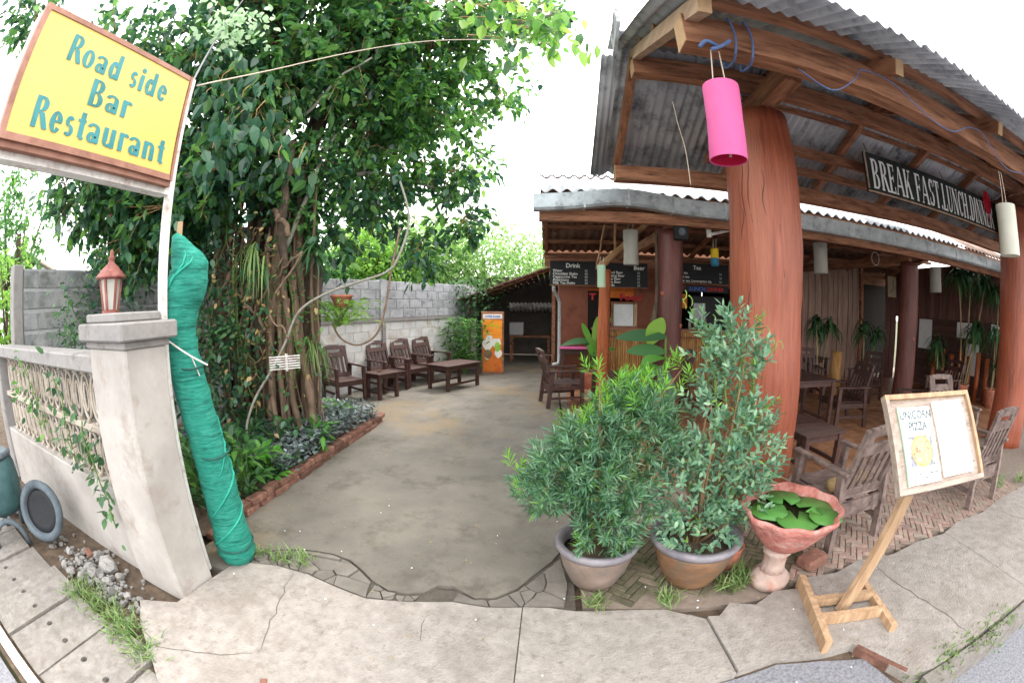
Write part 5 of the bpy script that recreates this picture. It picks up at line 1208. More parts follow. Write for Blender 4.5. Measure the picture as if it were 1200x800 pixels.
# dracaena / palm plants on the terrace
def dracaena(x, y, h, label, heads, L=.55, m='leaf_strap', n=46):
    e = empty('dracaena_plant', (x, y, 0), label, 'plant', 'potted palms on the terrace'); b = MB()
    for (dx, dy, hh) in heads:
        top = (x + dx, y + dy, hh); b.tube([(x + dx * .2, y + dy * .2, 0), (x + dx * .5, y + dy * .5, hh * .5), top], [.025, .02, .016], 6)
        P = np.array(top) + rng.normal(0, .03, (n, 3)) + np.c_[np.zeros((n, 2)), rng.uniform(-.12, .12, n)]; an = rng.uniform(0, 2 * PI, n); el = rng.uniform(-.25, 1.0, n)
        D = np.c_[np.cos(an), np.sin(an), el]
        leaves('foliage', m, P, D, rng.uniform(.55, 1.05, n) * L * .78, .048, e, tmpl=T_STRAP, droop=.75, roll=np.tile([0, 0, 1.], (n, 1)))
    b.build('cane', 'cane', e, smooth=True); 
    b = MB(); b.lathe((x, y, 0), [(.16, 0), (.22, .35), (.24, .38), (.2, .38), (.19, .3)], 18); b.build('pot', 'terracotta', e, smooth=True)
    return e
dracaena(5.75, 7.5, 1.5, 'drooping palm in front of the pale plank wall, nearest the thick column', [(-.15, 0, 1.42), (.28, .05, 1.38)])
dracaena(7.0, 7.3, 1.4, 'drooping palm in front of the dark doorway', [(-.1, 0, 1.35), (.35, 0, 1.3)], .5)
dracaena(8.6, 6.2, 1.4, 'leafy palm low behind the inner log column', [(-.1, 0, 1.2), (.1, .1, .8)], .5)
dracaena(9.0, 5.7, 2.6, 'tall palm whose dark crown touches the gutter', [(-.2, .1, 2.6), (.25, 0, 2.75), (.05, -.3, 1.5), (.5, -.3, 2.5)], .75, n=60)
dracaena(9.3, 4.9, 1.4, 'palm beside the right log column in front of the side wall', [(-.1, 0, 1.45), (.2, .1, 2.3), (.1, -.2, .95)], .65, n=50)
tk = MB(); tk.tube([(6.0, 7.2, 0), (6.02, 7.2, .9)], [.16, .12], 9); tag(tk.build('tree_stump', 'bamboo', smooth=True), 'pale upright trunk piece standing between the palms on the terrace', 'stump')
tk = MB()
for i in range(7): tk.tube([(8.9 + i * .11, 6.6 - i * .22, 0), (8.9 + i * .11, 6.6 - i * .22, .95 + .1 * (i % 2))], .07, 7)
tag(tk.build('log_screen', 'log_orange', smooth=True), 'short screen of upright orange logs below the notices', 'screen')
# ================================================================== LANTERNS, ROPES, SPEAKER, BULBS
def lantern(x, y, z0, z1, r, m, label, ztop, lean=0, m2=None, group='cylindrical paper lanterns'):
    e = empty('paper_lantern', (x, y, z0), label, 'lantern', group)
    b = MB(); n = 28; rows = [(0, 1.0), (.03, 1.015), (.5, .985), (.97, 1.015), (1, 1)]
    P = []; F = []
    for s, th in ((0, 0), (1, -.004)):
        for (t, k_) in rows:
            for k in range(n): a = 2 * PI * k / n; P.append((x + lean * (1 - t) + (r * k_ + th) * cos(a), y + (r * k_ + th) * sin(a), z0 + (z1 - z0) * t))
    mm = len(rows); N1 = mm * n
    for j in range(mm - 1):
        for k in range(n): k2 = (k + 1) % n; F.append((j * n + k, j * n + k2, j * n + n + k2, j * n + n + k)); F.append((N1 + j * n + k, N1 + j * n + n + k, N1 + j * n + n + k2, N1 + j * n + k2))
    b.add(P, F); b.build('shade', m, e, smooth=True)
    if m2:
        b = MB(); b.lathe((x + lean, y, z0), [(r * .93, .004), (r * .92, (z1 - z0) * .5)], n); b.v = b.v; b.f = b.f[:-2]; b.build('shade_lining', m2, e, smooth=True)
    b = MB(); b.bar((x - r * .9, y, z1 - .02), (x + r * .9, y, z1 - .02), .008, .008); b.bar((x, y, z0 + .02), (x, y, z0 + .1), .012, .006); b.build('cross_wire', 'string', e)
    b = MB(); b.tube([(x - r * .45, y, z1 - .02), (x - .015, y, ztop)], .0035, 5); b.tube([(x + r * .35, y, z1 - .02), (x + .03, y, ztop)], .0035, 5); b.build('string', 'string', e)
    return e
lantern(.845, 1.745, 2.335, 2.735, .092, 'lantern_pink', 'bright pink cylindrical lantern hanging from the front beam', 2.96, lean=-.012, m2='lantern_red')
lantern(3.68, 1.78, 2.20, 2.60, .10, 'lantern_white', 'white cylindrical lantern at the right edge before the log column', 2.88)
lantern(1.08, 5.45, 2.2, 2.66, .10, 'lantern_grey', 'grey cylindrical lantern under the gutter left of the front bar column', 2.8)
lantern(4.27, 5.6, 2.27, 2.74, .12, 'lantern_grey', 'grey cylindrical lantern just right of the thick red column', 2.85)
lantern(7.4, 5.5, 2.18, 2.64, .13, 'lantern_grey', 'shaded grey cylindrical lantern right of the inner log column', 2.8)
lantern(.69, 5.5, 1.9, 2.19, .055, 'lantern_mint', 'small mint green lantern hanging below the forked branch', 2.3)
lantern(2.3, 5.5, 2.35, 2.48, .058, 'lantern_yellow', 'small lantern, yellow above and blue below, by the white ceiling lamp', 2.62, m2=None)
e = [o for o in bpy.data.objects if o.name.startswith('paper_lantern')][-1]
b = MB(); b.lathe((2.3, 5.5, 2.24), [(.058, 0), (.0585, .115)], 20); b.build('blue_shade', 'lantern_blue', e, smooth=True)
sp = empty('loudspeaker', (1.64, 5.12, 2.52), 'small black loudspeaker fixed on the front bar column', 'speaker')
MB().bev((1.66, 5.08, 2.63), (.17, .12, .26), .01).build('cabinet', 'black_plastic', sp); b = MB(); b.lathe((0, 0, 0), [(.05, 0), (.04, .006), (.01, .004)], 16); b.v = [(1.66 + v[0], 5.018 - v[2], 2.60 + v[1]) for v in b.v]; b.build('cone', 'tyre', sp)
cl_ = empty('ceiling_lamp', (2.2, 5.3, 2.6), 'white lamp holder on a slanting arm beside the thick column', 'lamp')
b = MB(); b.tube([(2.12, 5.3, 2.63), (2.45, 5.3, 2.72)], .022, 8); b.build('arm', 'white_metal', cl_); b = MB(); b.tube([(2.14, 5.3, 2.60), (2.14, 5.3, 2.72)], .035, 10); b.build('holder', 'white_metal', cl_)
# red round emblem on the big sign, the sign itself
sb_ = empty('meal_sign', (5.4, 3.5, 2.98), 'long dark board lettered BREAK FAST.LUNCH.DINNER under the porch roof', 'sign')
Yb = 3.52; x0, x1, z0, z1 = 3.49, 7.75, 2.99, 3.46
MB().bev(((x0 + x1) / 2, Yb, (z0 + z1) / 2), (x1 - x0, .03, z1 - z0), .004).build('panel', 'sign_board', sb_)
pn = sb_.children[-1]
MB().box(((x0 + x1) / 2, Yb - .012, z0 + .012), (x1 - x0, .03, .018)).build('border_strip', 'beam_pale', sb_); MB().box((x0 + .012, Yb - .012, (z0 + z1) / 2 + .02), (.018, .03, z1 - z0 - .04)).build('border_strip', 'beam_pale', sb_)
lettering('BREAK FAST.LUNCH.DINNER', .35, 3.08, .19, .07, .04, 'paint_white', pn, (x0 + .10, Yb - .0165, z0 + .055), (1, 0, 0), (0, 0, 1), .035)
for x in (3.6, 5.2, 6.8): MB().bar((x, Yb + .01, z1 - .02), (x, Yb + .06, ru(Yb) + .02), .012, .012, (1, 0, 0)).build('hanger', 'wire', sb_)
em = empty('red_emblem', (6.32, 3.46, 3.2), 'small red oval fan shaped ornament hung in front of the meal sign', 'ornament')
b = MB(); b.add([(6.42 + .13 * cos(a), 3.46, 3.40 + .17 * sin(a)) for a in [2 * PI * i / 20 for i in range(20)]] + [(6.42 + .13 * cos(a), 3.475, 3.40 + .17 * sin(a)) for a in [2 * PI * i / 20 for i in range(20)]], [tuple(range(20)), tuple(range(39, 19, -1))] + [(i, i + 20, (i + 1) % 20 + 20, (i + 1) % 20) for i in range(20)]); b.build('disc', 'paint_red', em)
b = MB()
for k in range(3): b.tube([(6.42 + (.03 + .03 * k) * cos(a), 3.452, 3.40 + (.045 + .04 * k) * sin(a)) for a in [2 * PI * i / 16 for i in range(17)]], .006, 4, cap=False)
b.box((6.42, 3.46, 3.19), (.02, .012, .12)); b.build('relief', 'lantern_red', em)
# blue ties and cable on the front beam
def ctube(name, pts, r, m, label, cat, group=None):
    P = [Vector(p) for p in pts]; out = []
    for i in range(len(P) - 1):
        p0 = P[max(i - 1, 0)]; p1 = P[i]; p2 = P[i + 1]; p3 = P[min(i + 2, len(P) - 1)]
        for k in range(6):
            t = k / 6; out.append(.5 * ((2 * p1) + (p2 - p0) * t + (2 * p0 - 5 * p1 + 4 * p2 - p3) * t * t + (3 * p1 - p0 - 3 * p2 + p3) * t ** 3))
    out.append(P[-1]); b = MB(); b.tube(out, r, 6); return tag(b.build(name, m, smooth=True), label, cat, group)
by = 1.80; bz = ru(1.80) - .095
def hoop(x, label):
    ctube('blue_tie', [(x + .02 * (i % 2), by + .085 * sc_[0], bz + .115 * sc_[1]) for i, sc_ in enumerate([(-1, -1), (-1.02, 0), (-1, 1), (0, 1.05), (1, 1), (1.02, 0), (1, -1), (0, -1.05), (-1, -1)])], .007, 'rope_blue', label, 'rope', 'blue ties round the front beam')
hoop(.96, 'blue tie round the front beam, the one nearer the pink lantern'); hoop(1.06, 'looser blue tie round the front beam, farther from the pink lantern')
ctube('blue_tie', [(.76, 1.72, 2.95), (.80, 1.71, 2.99), (.86, 1.715, 2.97), (.82, 1.71, 2.94), (.88, 1.70, 2.97), (.93, 1.69, 3.01)], .011, 'rope_blue', 'knotted blue tie at the beam end holding the pink lantern', 'rope')
ctube('blue_cable', [(1.35, 1.72, 2.95), (1.55, 1.70, 2.86), (1.75, 1.68, 2.98), (1.85, 1.68, 3.08), (2.1, 1.66, 3.06), (2.4, 1.65, 2.92), (2.7, 1.65, 2.9), (3.0, 1.66, 3.02), (3.25, 1.66, 3.05), (3.5, 1.68, 2.92), (3.8, 1.70, 2.9), (4.3, 1.7, 3.0)], .004, 'rope_blue', 'blue cable looping along the front beam of the porch roof', 'cable')
ctube('overhead_wire', [(-2.12, 1.66, 3.08), (-2.1, 2.6, 3.7), (-1.2, 3.7, 4.48), (0.0, 3.85, 4.45), (.62, 3.25, 3.98)], .006, 'string', 'thin pale wire strung from the sign post to the porch roof corner', 'wire')
ctube('overhead_wire', [(-2.12, 1.6, 3.05), (-2.9, 2.4, 4.4), (-3.4, 3.2, 6.2)], .008, 'wire', 'grey wire rising from the sign post into the tree', 'wire')
ctube('overhead_wire', [(4, -1.5, 9.5), (9, 2, 8.2), (16, 7, 7.6)], .012, 'wire', 'dark power line crossing the sky at the top right', 'wire', 'power lines top right')
ctube('overhead_wire', [(4, -1.2, 10.1), (9.2, 2.3, 8.9), (16, 7.5, 8.3)], .012, 'wire', 'upper dark power line crossing the sky at the top right corner', 'wire', 'power lines top right')
ctube('hanging_string', [(1.0, 3.0, 3.3), (1.03, 3.02, 3.1), (1.08, 3.05, 2.9), (1.1, 3.05, 2.6)], .004, 'string', 'loose string dangling from the porch rafters left of the pink lantern', 'string')
ctube('blue_pipe', [(6.6, 2.5, .28), (7.2, 2.35, .22), (8.6, 2.2, .14)], .05, 'pvc_blue', 'blue plastic pipe on the ground by the right log column', 'pipe')
ctube('wire_coil', [(5.0 + .09 * cos(a), 5.0, 2.52 + .1 * sin(a)) for a in np.linspace(0, 2 * PI, 9)] , .006, 'wire', 'round loop of wire hanging under the gutter near the doorway', 'wire')
# ================================================================== BIN AND RUBBLE
bi = empty('tyre_bin', (-3.95, .72, 0), 'green litter bin made from old tyres standing against the baluster wall', 'bin')
b = MB(); b.lathe((-4.05, .72, 0), [(.17, .22), (.22, .3), (.235, .45), (.22, .60), (.19, .66), (.17, .67), (.17, .6)], 30, wob=lambda a, z: 1 + .01 * cos(a * 20)); b.build('body', 'bin_green', bi, smooth=True)
b = MB(); b.lathe((-4.05, .72, 0), [(.2, .655), (.21, .675), (.17, .70), (.15, .69)], 30); b.build('rim', 'tyre', bi, smooth=True)
for k in range(3):
    a = 2 * PI * k / 3 - .4; d = Vector((cos(a), sin(a), 0)); s_ = Vector((-sin(a), cos(a), 0)); pts = [Vector((-4.05, .72, 0)) + d * .2 + s_ * (.17 * cos(t)) + Vector((0, 0, .22 * sin(t) - .02)) for t in np.linspace(0, PI, 9)]
    b = MB(); b.tube(pts, .026, 7); b.build('foot', 'tyre', bi, smooth=True)
ld = empty('leaning_tyre', (-3.66, .93, .25), 'round tyre cover leaning beside the bin against the white wall', 'tyre')
Ml = Matrix.Rotation(R(75), 3, 'X') @ Matrix.Rotation(R(8), 3, 'Y'); Ml = Matrix.Rotation(R(28), 3, 'Z') @ Ml
def lidp(prof, m, name):
    b = MB(); b.lathe((0, 0, 0), prof, 32); b.v = [tuple(Ml @ Vector(v) + Vector((-3.62, .98, .25))) for v in b.v]; b.build(name, m, ld, smooth=True)
lidp([(.20, -.03), (.235, -.02), (.245, .01), (.225, .035), (.19, .04), (.175, .02), (.172, -.01)], 'tyre', 'rim'); lidp([(.18, -.012), (.165, .004), (.12, -.004), (.02, -.002)], 'black_plastic', 'disc')
tag(MB().bev((-4.55, .95, .06), (.3, .2, .12), .02, rotz(.4)).build('concrete_lump', 'rubble'), 'lump of broken concrete behind the tyre bin feet', 'rubble')
def rock(s, seed):
    rr = random.Random(seed); V = []; F = []; n = 7; m_ = 4
    for j in range(m_ + 1):
        ph = PI * j / m_ - PI / 2
        for k in range(n): a = 2 * PI * k / n; q_ = s * rr.uniform(.75, 1.15); V.append((q_ * cos(ph) * cos(a), q_ * .8 * cos(ph) * sin(a), q_ * .6 * sin(ph)))
    for j in range(m_):
        for k in range(n): k2 = (k + 1) % n; F.append((j * n + k, j * n + k2, j * n + n + k2, j * n + n + k))
    me = bpy.data.meshes.new('rubble_stone'); me.from_pydata(V, [], F); me.materials.append(MATS['rubble']); return me
rocks = [rock(1, i) for i in range(7)]
big = [(-2.92, 1.12, .085), (-3.2, .98, .05), (-3.05, 1.0, .06), (-3.3, 1.1, .05), (-3.12, 1.15, .055), (-2.98, .98, .055), (-2.8, 1.0, .045), (-3.15, .86, .05), (-3.02, .88, .05), (-2.88, .9, .04), (-2.75, 1.1, .05), (-2.66, .95, .04), (-3.42, 1.0, .05), (-2.52, 1.0, .045), (-2.42, 1.04, .035), (-2.58, .9, .035), (-2.34, .96, .03), (-3.28, .86, .04), (-2.7, .84, .03)]
for i, (x, y, s) in enumerate(big):
    o = link('rubble_stone', rocks[i % 7], None); o.location = (x + .1, y + .03, -.03 + s * .45); o.scale = (s, s, s); o.rotation_euler = (random.random(), random.random(), random.random() * 6)
    tag(o, 'grey lump of broken concrete in the heap at the foot of the baluster wall', 'rubble', 'rubble heap by the fence')
big_ = [o for o in bpy.data.objects if o.name == 'rubble_stone'][0]; big_['label'] = 'largest and palest lump of broken concrete on top of the rubble heap'
P_ = MB()
for i in range(260):
    x = random.gauss(-2.85, .38); y = random.gauss(1.02, .09); s = random.uniform(.006, .02)
    if x < -2.0: P_.box((x, y, -.035 + s * .5), (s * 2, s * 1.6, s * 1.3), rotz(random.random() * 3))
P_.build('rubble_gravel', 'rubble', kind='stuff')
bc_ = MB(); bc_.bev((-2.95, 1.07, .10), (.07, .05, .03), .006, Matrix.Rotation(.5, 3, 'Y')); tag(bc_.build('brick_fragment', 'brick_red'), 'small red brick fragment among the grey rubble', 'rubble')
tag(MB().bev((-1.2, .93, .0), (.035, .09, .02), .004, rotz(.5)).build('brick_fragment', 'brick_red'), 'small orange brick fragment lying on the concrete at the bottom edge', 'rubble')
# ================================================================== THE BIG TREE
TX, TY = -3.35, 4.25
tree = empty('banyan_tree', (TX, TY, 0), 'huge old fig tree with hanging roots and a dense crown over the driveway', 'tree')
tb = MB()
tb.tube(wiggle((TX + .05, TY, -.1), (TX + .25, TY + .1, 3.6), 10, .03, 11), [.30, .27, .25, .25, .26, .28, .28, .27, .25, .24, .22], 14, jit=.07)
tb.tube(wiggle((TX + .38, TY + .15, -.1), (TX + .35, TY + .2, 3.2), 9, .05, 12), [.17, .15, .14, .14, .15, .15, .15, .14, .13, .12], 11, jit=.06)
tb.tube(wiggle((TX - .45, TY - .15, -.1), (TX - .1, TY, 3.3), 9, .06, 13), [.2, .18, .17, .16, .17, .17, .16, .15, .14, .12], 11, jit=.07)
tb.tube(wiggle((TX - .15, TY + .35, -.1), (TX + .15, TY + .3, 3.2), 10, .05, 19), [.62, .58, .55, .55, .54, .56, .55, .5, .42, .34, .26], 18, jit=.09)
tb.build('trunk', 'bark', tree, smooth=True)
def root(a, b, r, m='root', seed=0, n=12, amp=.035, name='aerial_root'):
    q = MB(); q.tube(wiggle(a, b, n, amp, seed), [r * (.8 + .35 * abs(sin(i * 1.3 + seed))) for i in range(n + 1)], 7, jit=.1); q.build(name, m, tree, smooth=True)
for i in range(46):
    a = random.uniform(-2.9, .4); rr = random.uniform(.28, .8); ang = a
    x = TX - .05 + rr * cos(ang) * 1.0; y = TY + rr * sin(ang) * .7
    z1 = random.uniform(1.7, 3.4); root((x + random.uniform(-.2, .2), y, z1), (x + random.uniform(-.18, .18), y + random.uniform(-.08, .08), -.05 + .1), random.choice((.012, .018, .025, .035, .05)), 'root', i)
root((-2.78, 3.75, 3.5), (-2.72, 3.7, 2.0), .05, 'bark', 71, 9, .04); root((-2.72, 3.7, 2.0), (-2.66, 3.85, 0), .035, 'root', 72)
for i in range(60):
    x = TX + random.uniform(-.8, .6); z = random.uniform(.5, 2.6); root((x, TY - .68 + random.uniform(-.12, .05), z), (x + random.uniform(-.35, .35), TY - .7, z + random.uniform(-.9, .5)), random.choice((.006, .009, .012)), random.choice(('root', 'bark', 'root')), 300 + i, 8, .05)
for i in range(14):
    x = TX + random.uniform(-.7, .7); root((x, TY - .62 + random.uniform(-.1, .1), random.uniform(.9, 2.7)), (x + random.uniform(-.6, .6), TY - .6, random.uniform(.8, 2.4)), random.choice((.012, .02, .03)), 'root', 100 + i, 9, .05)
limbs = [((TX + .2, TY + .1, 3.3), (-2.2, 4.7, 5.4), .16), ((TX, TY, 3.2), (-3.3, 3.6, 5.6), .17), ((-2.6, 4.4, 4.4), (-1.0, 5.1, 5.5), .08), ((-2.7, 4.4, 4.0), (-1.4, 5.5, 4.2), .06),
         ((TX - .1, TY - .1, 2.9), (-4.6, 2.5, 4.4), .09), ((TX - .2, TY - .2, 2.6), (-5.0, 2.6, 3.0), .05), ((-1.6, 5.0, 5.2), (.2, 4.4, 5.4), .04), ((-2.6, 4.4, 3.4), (-1.35, 5.6, 3.2), .04),
         ((-2.9, 3.9, 2.2), (-2.2, 4.4, 4.4), .03), ((-3.2, 3.6, 3.4), (-2.0, 4.0, 4.6), .03), ((-3.3, 3.4, 4.9), (-3.2, 2.2, 6.4), .08), ((-2.2, 4.7, 5.2), (-1.0, 3.6, 6.8), .08)]
for i, (a, b, r) in enumerate(limbs):
    q = MB(); q.tube(wiggle(a, b, 9, .07, 40 + i), [r * (1 - .07 * k) for k in range(10)], 8, jit=.06); q.build('limb', 'bark' if r > .05 else 'vine_stem', tree, smooth=True)
blobs = [(-2.22, 4.7, 5.53, .85), (-3.19, 3.85, 5.1, .9), (-.95, 5.11, 5.6, .65), (.02, 4.7, 5.51, .3), (-1.44, 5.31, 4.54, .6), (-1.29, 5.65, 3.57, .45), (-1.18, 5.78, 2.9, .3), (-1.78, 5.52, 2.45, .3),
         (-2.23, 4.81, 4.13, .6), (-3.25, 3.53, 4.05, .6), (-3.3, 3.06, 3.08, .42), (-3.54, 2.61, 4.42, .55), (-4.54, 2.09, 4.63, .6), (-5.01, 2.5, 2.94, .4), (-4.48, 2.84, 2.54, .4), (-5.39, 2.15, 3.23, .25),
         (-3.89, 2.98, 2.8, .45), (-2.28, 5.12, 3.06, .42), (-1.95, 5.14, 3.65, .5), (-2.67, 4.35, 3.42, .45), (-5.12, .9, 4.96, .3), (-5.0, 2.04, 3.89, .35), (-.61, 5.47, 4.69, .22), (-2.38, 4.4, 2.44, .22),
         (-2.2, 4.0, 6.6, 1.0), (-3.6, 3.2, 6.2, 1.0), (-.8, 4.6, 6.5, .6), (-4.6, 3.6, 4.0, .7), (-4.3, 4.6, 5.2, .9), (-2.8, 6.0, 5.0, .8), (-2.9, 5.6, 3.9, .6), (-3.3, 3.6, 3.3, .5), (-3.9, 3.5, 3.5, .6), (-4.4, 3.4, 3.2, .5), (-2.6, 4.6, 4.9, .6), (-2.0, 5.2, 4.8, .5), (-3.0, 4.3, 2.9, .35), (-4.3, 2.3, 3.4, .45), (-4.2, 3.6, 2.4, .4), (-4.6, 2.6, 3.3, .5), (-4.9, 3.2, 3.0, .55), (-4.3, 2.9, 3.9, .5), (-5.0, 3.0, 2.55, .4), (-4.1, 3.3, 2.9, .5), (-5.2, 3.9, 3.3, .6), (-2.6, 4.0, 4.6, .6), (-2.2, 4.1, 5.3, .7), (-3.0, 3.5, 4.4, .5), (-1.5, 4.7, 5.2, .6), (-3.4, 3.2, 5.6, .6), (-2.9, 3.9, 3.3, .4), (-1.7, 4.8, 4.3, .5)]  # the highest blobs lie above the view, added to cast shade
P = []; D = []; L = []; tw = MB()
for (x, y, z, r) in blobs:
    nc = int(58 * (r / .5) ** 2.1) + 12
    for _ in range(int(nc * 1.0)):
        v = rng.normal(0, 1, 3); v /= np.linalg.norm(v); c_ = np.array([x, y, z]) + v * r * rng.random() ** .45
        d = v * .8 + np.array([0, 0, -.5]) + rng.normal(0, .4, 3); d /= np.linalg.norm(d); ln = rng.uniform(.22, .42)
        e2 = c_ + d * ln; e2[2] -= .06
        if rng.random() < .35: tw.tube([tuple(c_ - v * .25), tuple(c_), tuple(e2)], [.006, .004, .002], 3, cap=False)
        k = rng.integers(9, 16)
        for q_ in range(k):
            t = q_ / k; p = c_ + d * ln * t + rng.normal(0, .03, 3); P.append(p)
            D.append(d * .5 + rng.normal(0, .62, 3) + np.array([0, 0, -.55])); L.append(rng.uniform(.085, .15) * (1.2 if rng.random() < .45 else .9))
tw.build('twigs', 'branch_bark', tree)
P = np.array(P); D = np.array(D); L = np.array(L)
dark = (P[:, 2] < 3.4) | (P[:, 0] < -3.0)  # low and left leaves: crown shade put into a darker leaf colour
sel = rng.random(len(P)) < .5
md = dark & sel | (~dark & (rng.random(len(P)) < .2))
fr = ~md & ((P[:, 0] > -1.9) | (P[:, 2] > 5.6)) & (rng.random(len(P)) < .6); ok = ~md & ~fr  # right and top leaves: light through the crown put into brighter colour
leaves('crown', 'leaf_tree', P[ok], D[ok], L[ok], L[ok] * .58, tree, kind='stuff')
leaves('lit_crown', 'leaf_lit', P[fr], D[fr], L[fr], L[fr] * .58, tree, kind='stuff')
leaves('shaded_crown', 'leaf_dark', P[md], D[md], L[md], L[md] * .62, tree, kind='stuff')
yl = rng.choice(len(P), 26, replace=False)
leaves('yellow_leaves', 'leaf_yellow', P[yl] + .02, D[yl], L[yl], L[yl] * .5, tree)
# the nearest, largest leaves one by one
near = [(-.21, 3.19, 4.41), (.02, 3.2, 4.44), (.16, 3.1, 4.21), (.26, 3.09, 3.95), (.12, 3.1, 4.0), (-.1, 3.2, 4.19), (-.38, 3.28, 4.32), (-.54, 3.26, 4.5), (-.3, 3.29, 4.05), (-.75, 3.11, 4.46),
        (-2.74, 2.43, 3.41), (-2.63, 2.56, 3.18), (-2.71, 2.46, 3.01), (-2.83, 2.33, 3.48), (-2.59, 2.6, 3.52), (-2.58, 2.62, 2.95), (-2.75, 2.42, 3.67), (-2.39, 3.06, 3.0), (-2.22, 3.18, 2.92), (-2.75, 2.6, 3.25), (-2.5, 2.75, 3.35), (-2.45, 2.85, 3.15), (-2.6, 2.8, 3.6)]
lm_ = []
for mtl in ('leaf_tree', 'leaf_dark', 'leaf_bright'):
    for v in range(2):
        V, F = T_FULL; me = bpy.data.meshes.new('leaf'); s = 1.0; me.from_pydata([(a[0] * .15, a[1] * .098, a[2] * .15 * (1 + v)) for a in V], [], F); me.materials.append(MATS[mtl]); lm_.append(me)
cnt_ = 0
tw2 = MB()
for i, c_ in enumerate(near):
    right = i < 10
    tw2.tube([(c_[0] - (.5 if right else .25), c_[1] + .4, c_[2] + .45), (c_[0] - .1, c_[1] + .1, c_[2] + .15), c_], [.008, .005, .002], 4)
    for k in range(14 if right else 12):
        if cnt_ >= 298: break
        p = Vector(c_) + Vector((random.gauss(0, .13), random.gauss(0, .10), random.gauss(0, .12)))
        o = link('leaf', lm_[random.choice((0, 1, 4, 5)) if right else random.choice((2, 3, 2, 3, 0))], None, tree); o.location = p - tree.location  # light on the crown put into leaf colour: right brighter, left darker
        d = Vector((random.gauss(0, .5), random.gauss(0, .5), -1)); o.rotation_euler = (d.to_track_quat('X', 'Z') @ Matrix.Rotation(random.uniform(-.9, .9), 4, 'X').to_quaternion()).to_euler()
        s = random.uniform(.6, 1.05) * (1.2 if right else 1.25); o.scale = (s, s, s); cnt_ += 1
tw2.build('twig', 'branch_bark', tree)
pv = empty('pale_vine', (-2.75, 2.2, 4.3), 'pale green vine sprig hanging in the crown above the sign', 'climbing plant')
n = 150; P = np.c_[rng.normal(-2.62, .17, n), rng.normal(2.25, .15, n), rng.normal(4.15, .1, n)]; l = rng.uniform(.06, .1, n)
leaves('foliage', 'leaf_pale', P, np.c_[rng.normal(0, .8, (n, 2)), rng.normal(-.3, .5, n)], l, l * .8, pv)
# creepers over the trunk and wall
def creeper(pts, n, L, m, label, W=.6, spread=.12, thick=True):
    e = empty('creeper', pts[0], label, 'climbing plant'); P = []; D = []
    for _ in range(n):
        i = random.randrange(len(pts) - 1); t = random.random(); p = Vector(pts[i]).lerp(Vector(pts[i + 1]), t) + Vector((random.gauss(0, spread), random.gauss(0, spread * .6), random.gauss(0, spread)))
        P.append(tuple(p)); D.append((random.gauss(.1, .7), random.gauss(-.5, .5), random.gauss(-.45, .5)))
    l = rng.uniform(.6, 1.1, n) * L
    leaves('foliage', m, P, D, l, l * W, e)
    b = MB(); b.tube(wiggle(pts[0], pts[-1], 8, .05), .006, 5); b.build('stem', 'stem_green', e); return e
creeper([(-3.9, 3.75, .2), (-3.6, 3.6, 1.2), (-3.3, 3.55, 2.0)], 420, .09, 'leaf_vine', 'five-fingered creeper covering the left side of the tree roots', spread=.3)
creeper([(-3.1, 3.55, .3), (-3.6, 3.45, 1.0), (-3.2, 3.5, 1.5)], 420, .10, 'leaf_dark', 'dark creeper low over the roots right of the green net', spread=.26)
creeper([(-3.6, 3.4, 1.8), (-3.9, 3.5, 2.4), (-3.3, 3.5, 2.9)], 480, .11, 'leaf_dark', 'dark creeper climbing the trunk beside the sign post', spread=.3)
creeper([(-2.9, 3.85, 2.3), (-2.7, 3.9, 2.9), (-2.5, 4.1, 3.1)], 260, .10, 'leaf_tree', 'creeper covering the upper trunk below the limbs', spread=.25)
creeper([(-3.0, 3.6, .9), (-3.5, 3.4, 1.35), (-3.3, 3.45, 1.6)], 240, .085, 'leaf_vine', 'creeper hanging beside the green net over the tree roots', spread=.22)
creeper([(-3.9, 3.4, .4), (-3.7, 3.3, 1.1), (-3.5, 3.4, 1.7)], 380, .12, 'leaf_vine', 'broad creeper leaves low on the roots right behind the net roll', spread=.26)
q_ = creeper([(-3.2, 3.5, .8), (-3.0, 3.5, 1.6), (-3.3, 3.5, 2.4)], 260, .08, 'leaf_dry', 'dead brown leaves caught among the hanging roots', spread=.3)
creeper([(-2.75, 3.75, 2.2), (-2.7, 3.7, 1.5), (-2.6, 3.8, 1.0)], 200, .07, 'leaf_tree', 'light creeper on the middle roots below the crown', spread=.2)
creeper([(-4.5, 2.9, 2.2), (-4.9, 2.6, 1.8), (-4.3, 3.1, 2.6)], 420, .1, 'leaf_dark', 'dark creeper spilling over the side wall behind the lantern', spread=.3)
creeper([(-5.12, 2.7, 2.2), (-5.1, 2.5, 1.7), (-5.1, 2.9, 1.4)], 170, .085, 'leaf_vine', 'creeper hanging down the face of the side block wall', spread=.15)
creeper([(-4.6, 2.1, 1.35), (-4.3, 1.9, 1.5), (-4.0, 1.8, 1.8)], 170, .08, 'leaf_vine', 'creeper growing between the fence coping and the side wall', spread=.14)
creeper([(-3.35, 1.28, 1.25), (-3.2, 1.28, .9), (-3.15, 1.26, .7)], 60, .085, 'leaf_vine', 'ivy trailing through the balusters next to the bin', spread=.09)
creeper([(-2.85, 1.28, 1.0), (-2.75, 1.27, .75), (-2.62, 1.24, .35)], 75, .085, 'leaf_vine', 'long ivy strand hanging down the white wall to the rubble', spread=.06)
creeper([(-4.3, 1.27, 1.3), (-4.1, 1.25, 1.0), (-3.7, 1.25, .85)], 60, .085, 'leaf_tree', 'ivy creeping over the coping at the left edge', spread=.1)
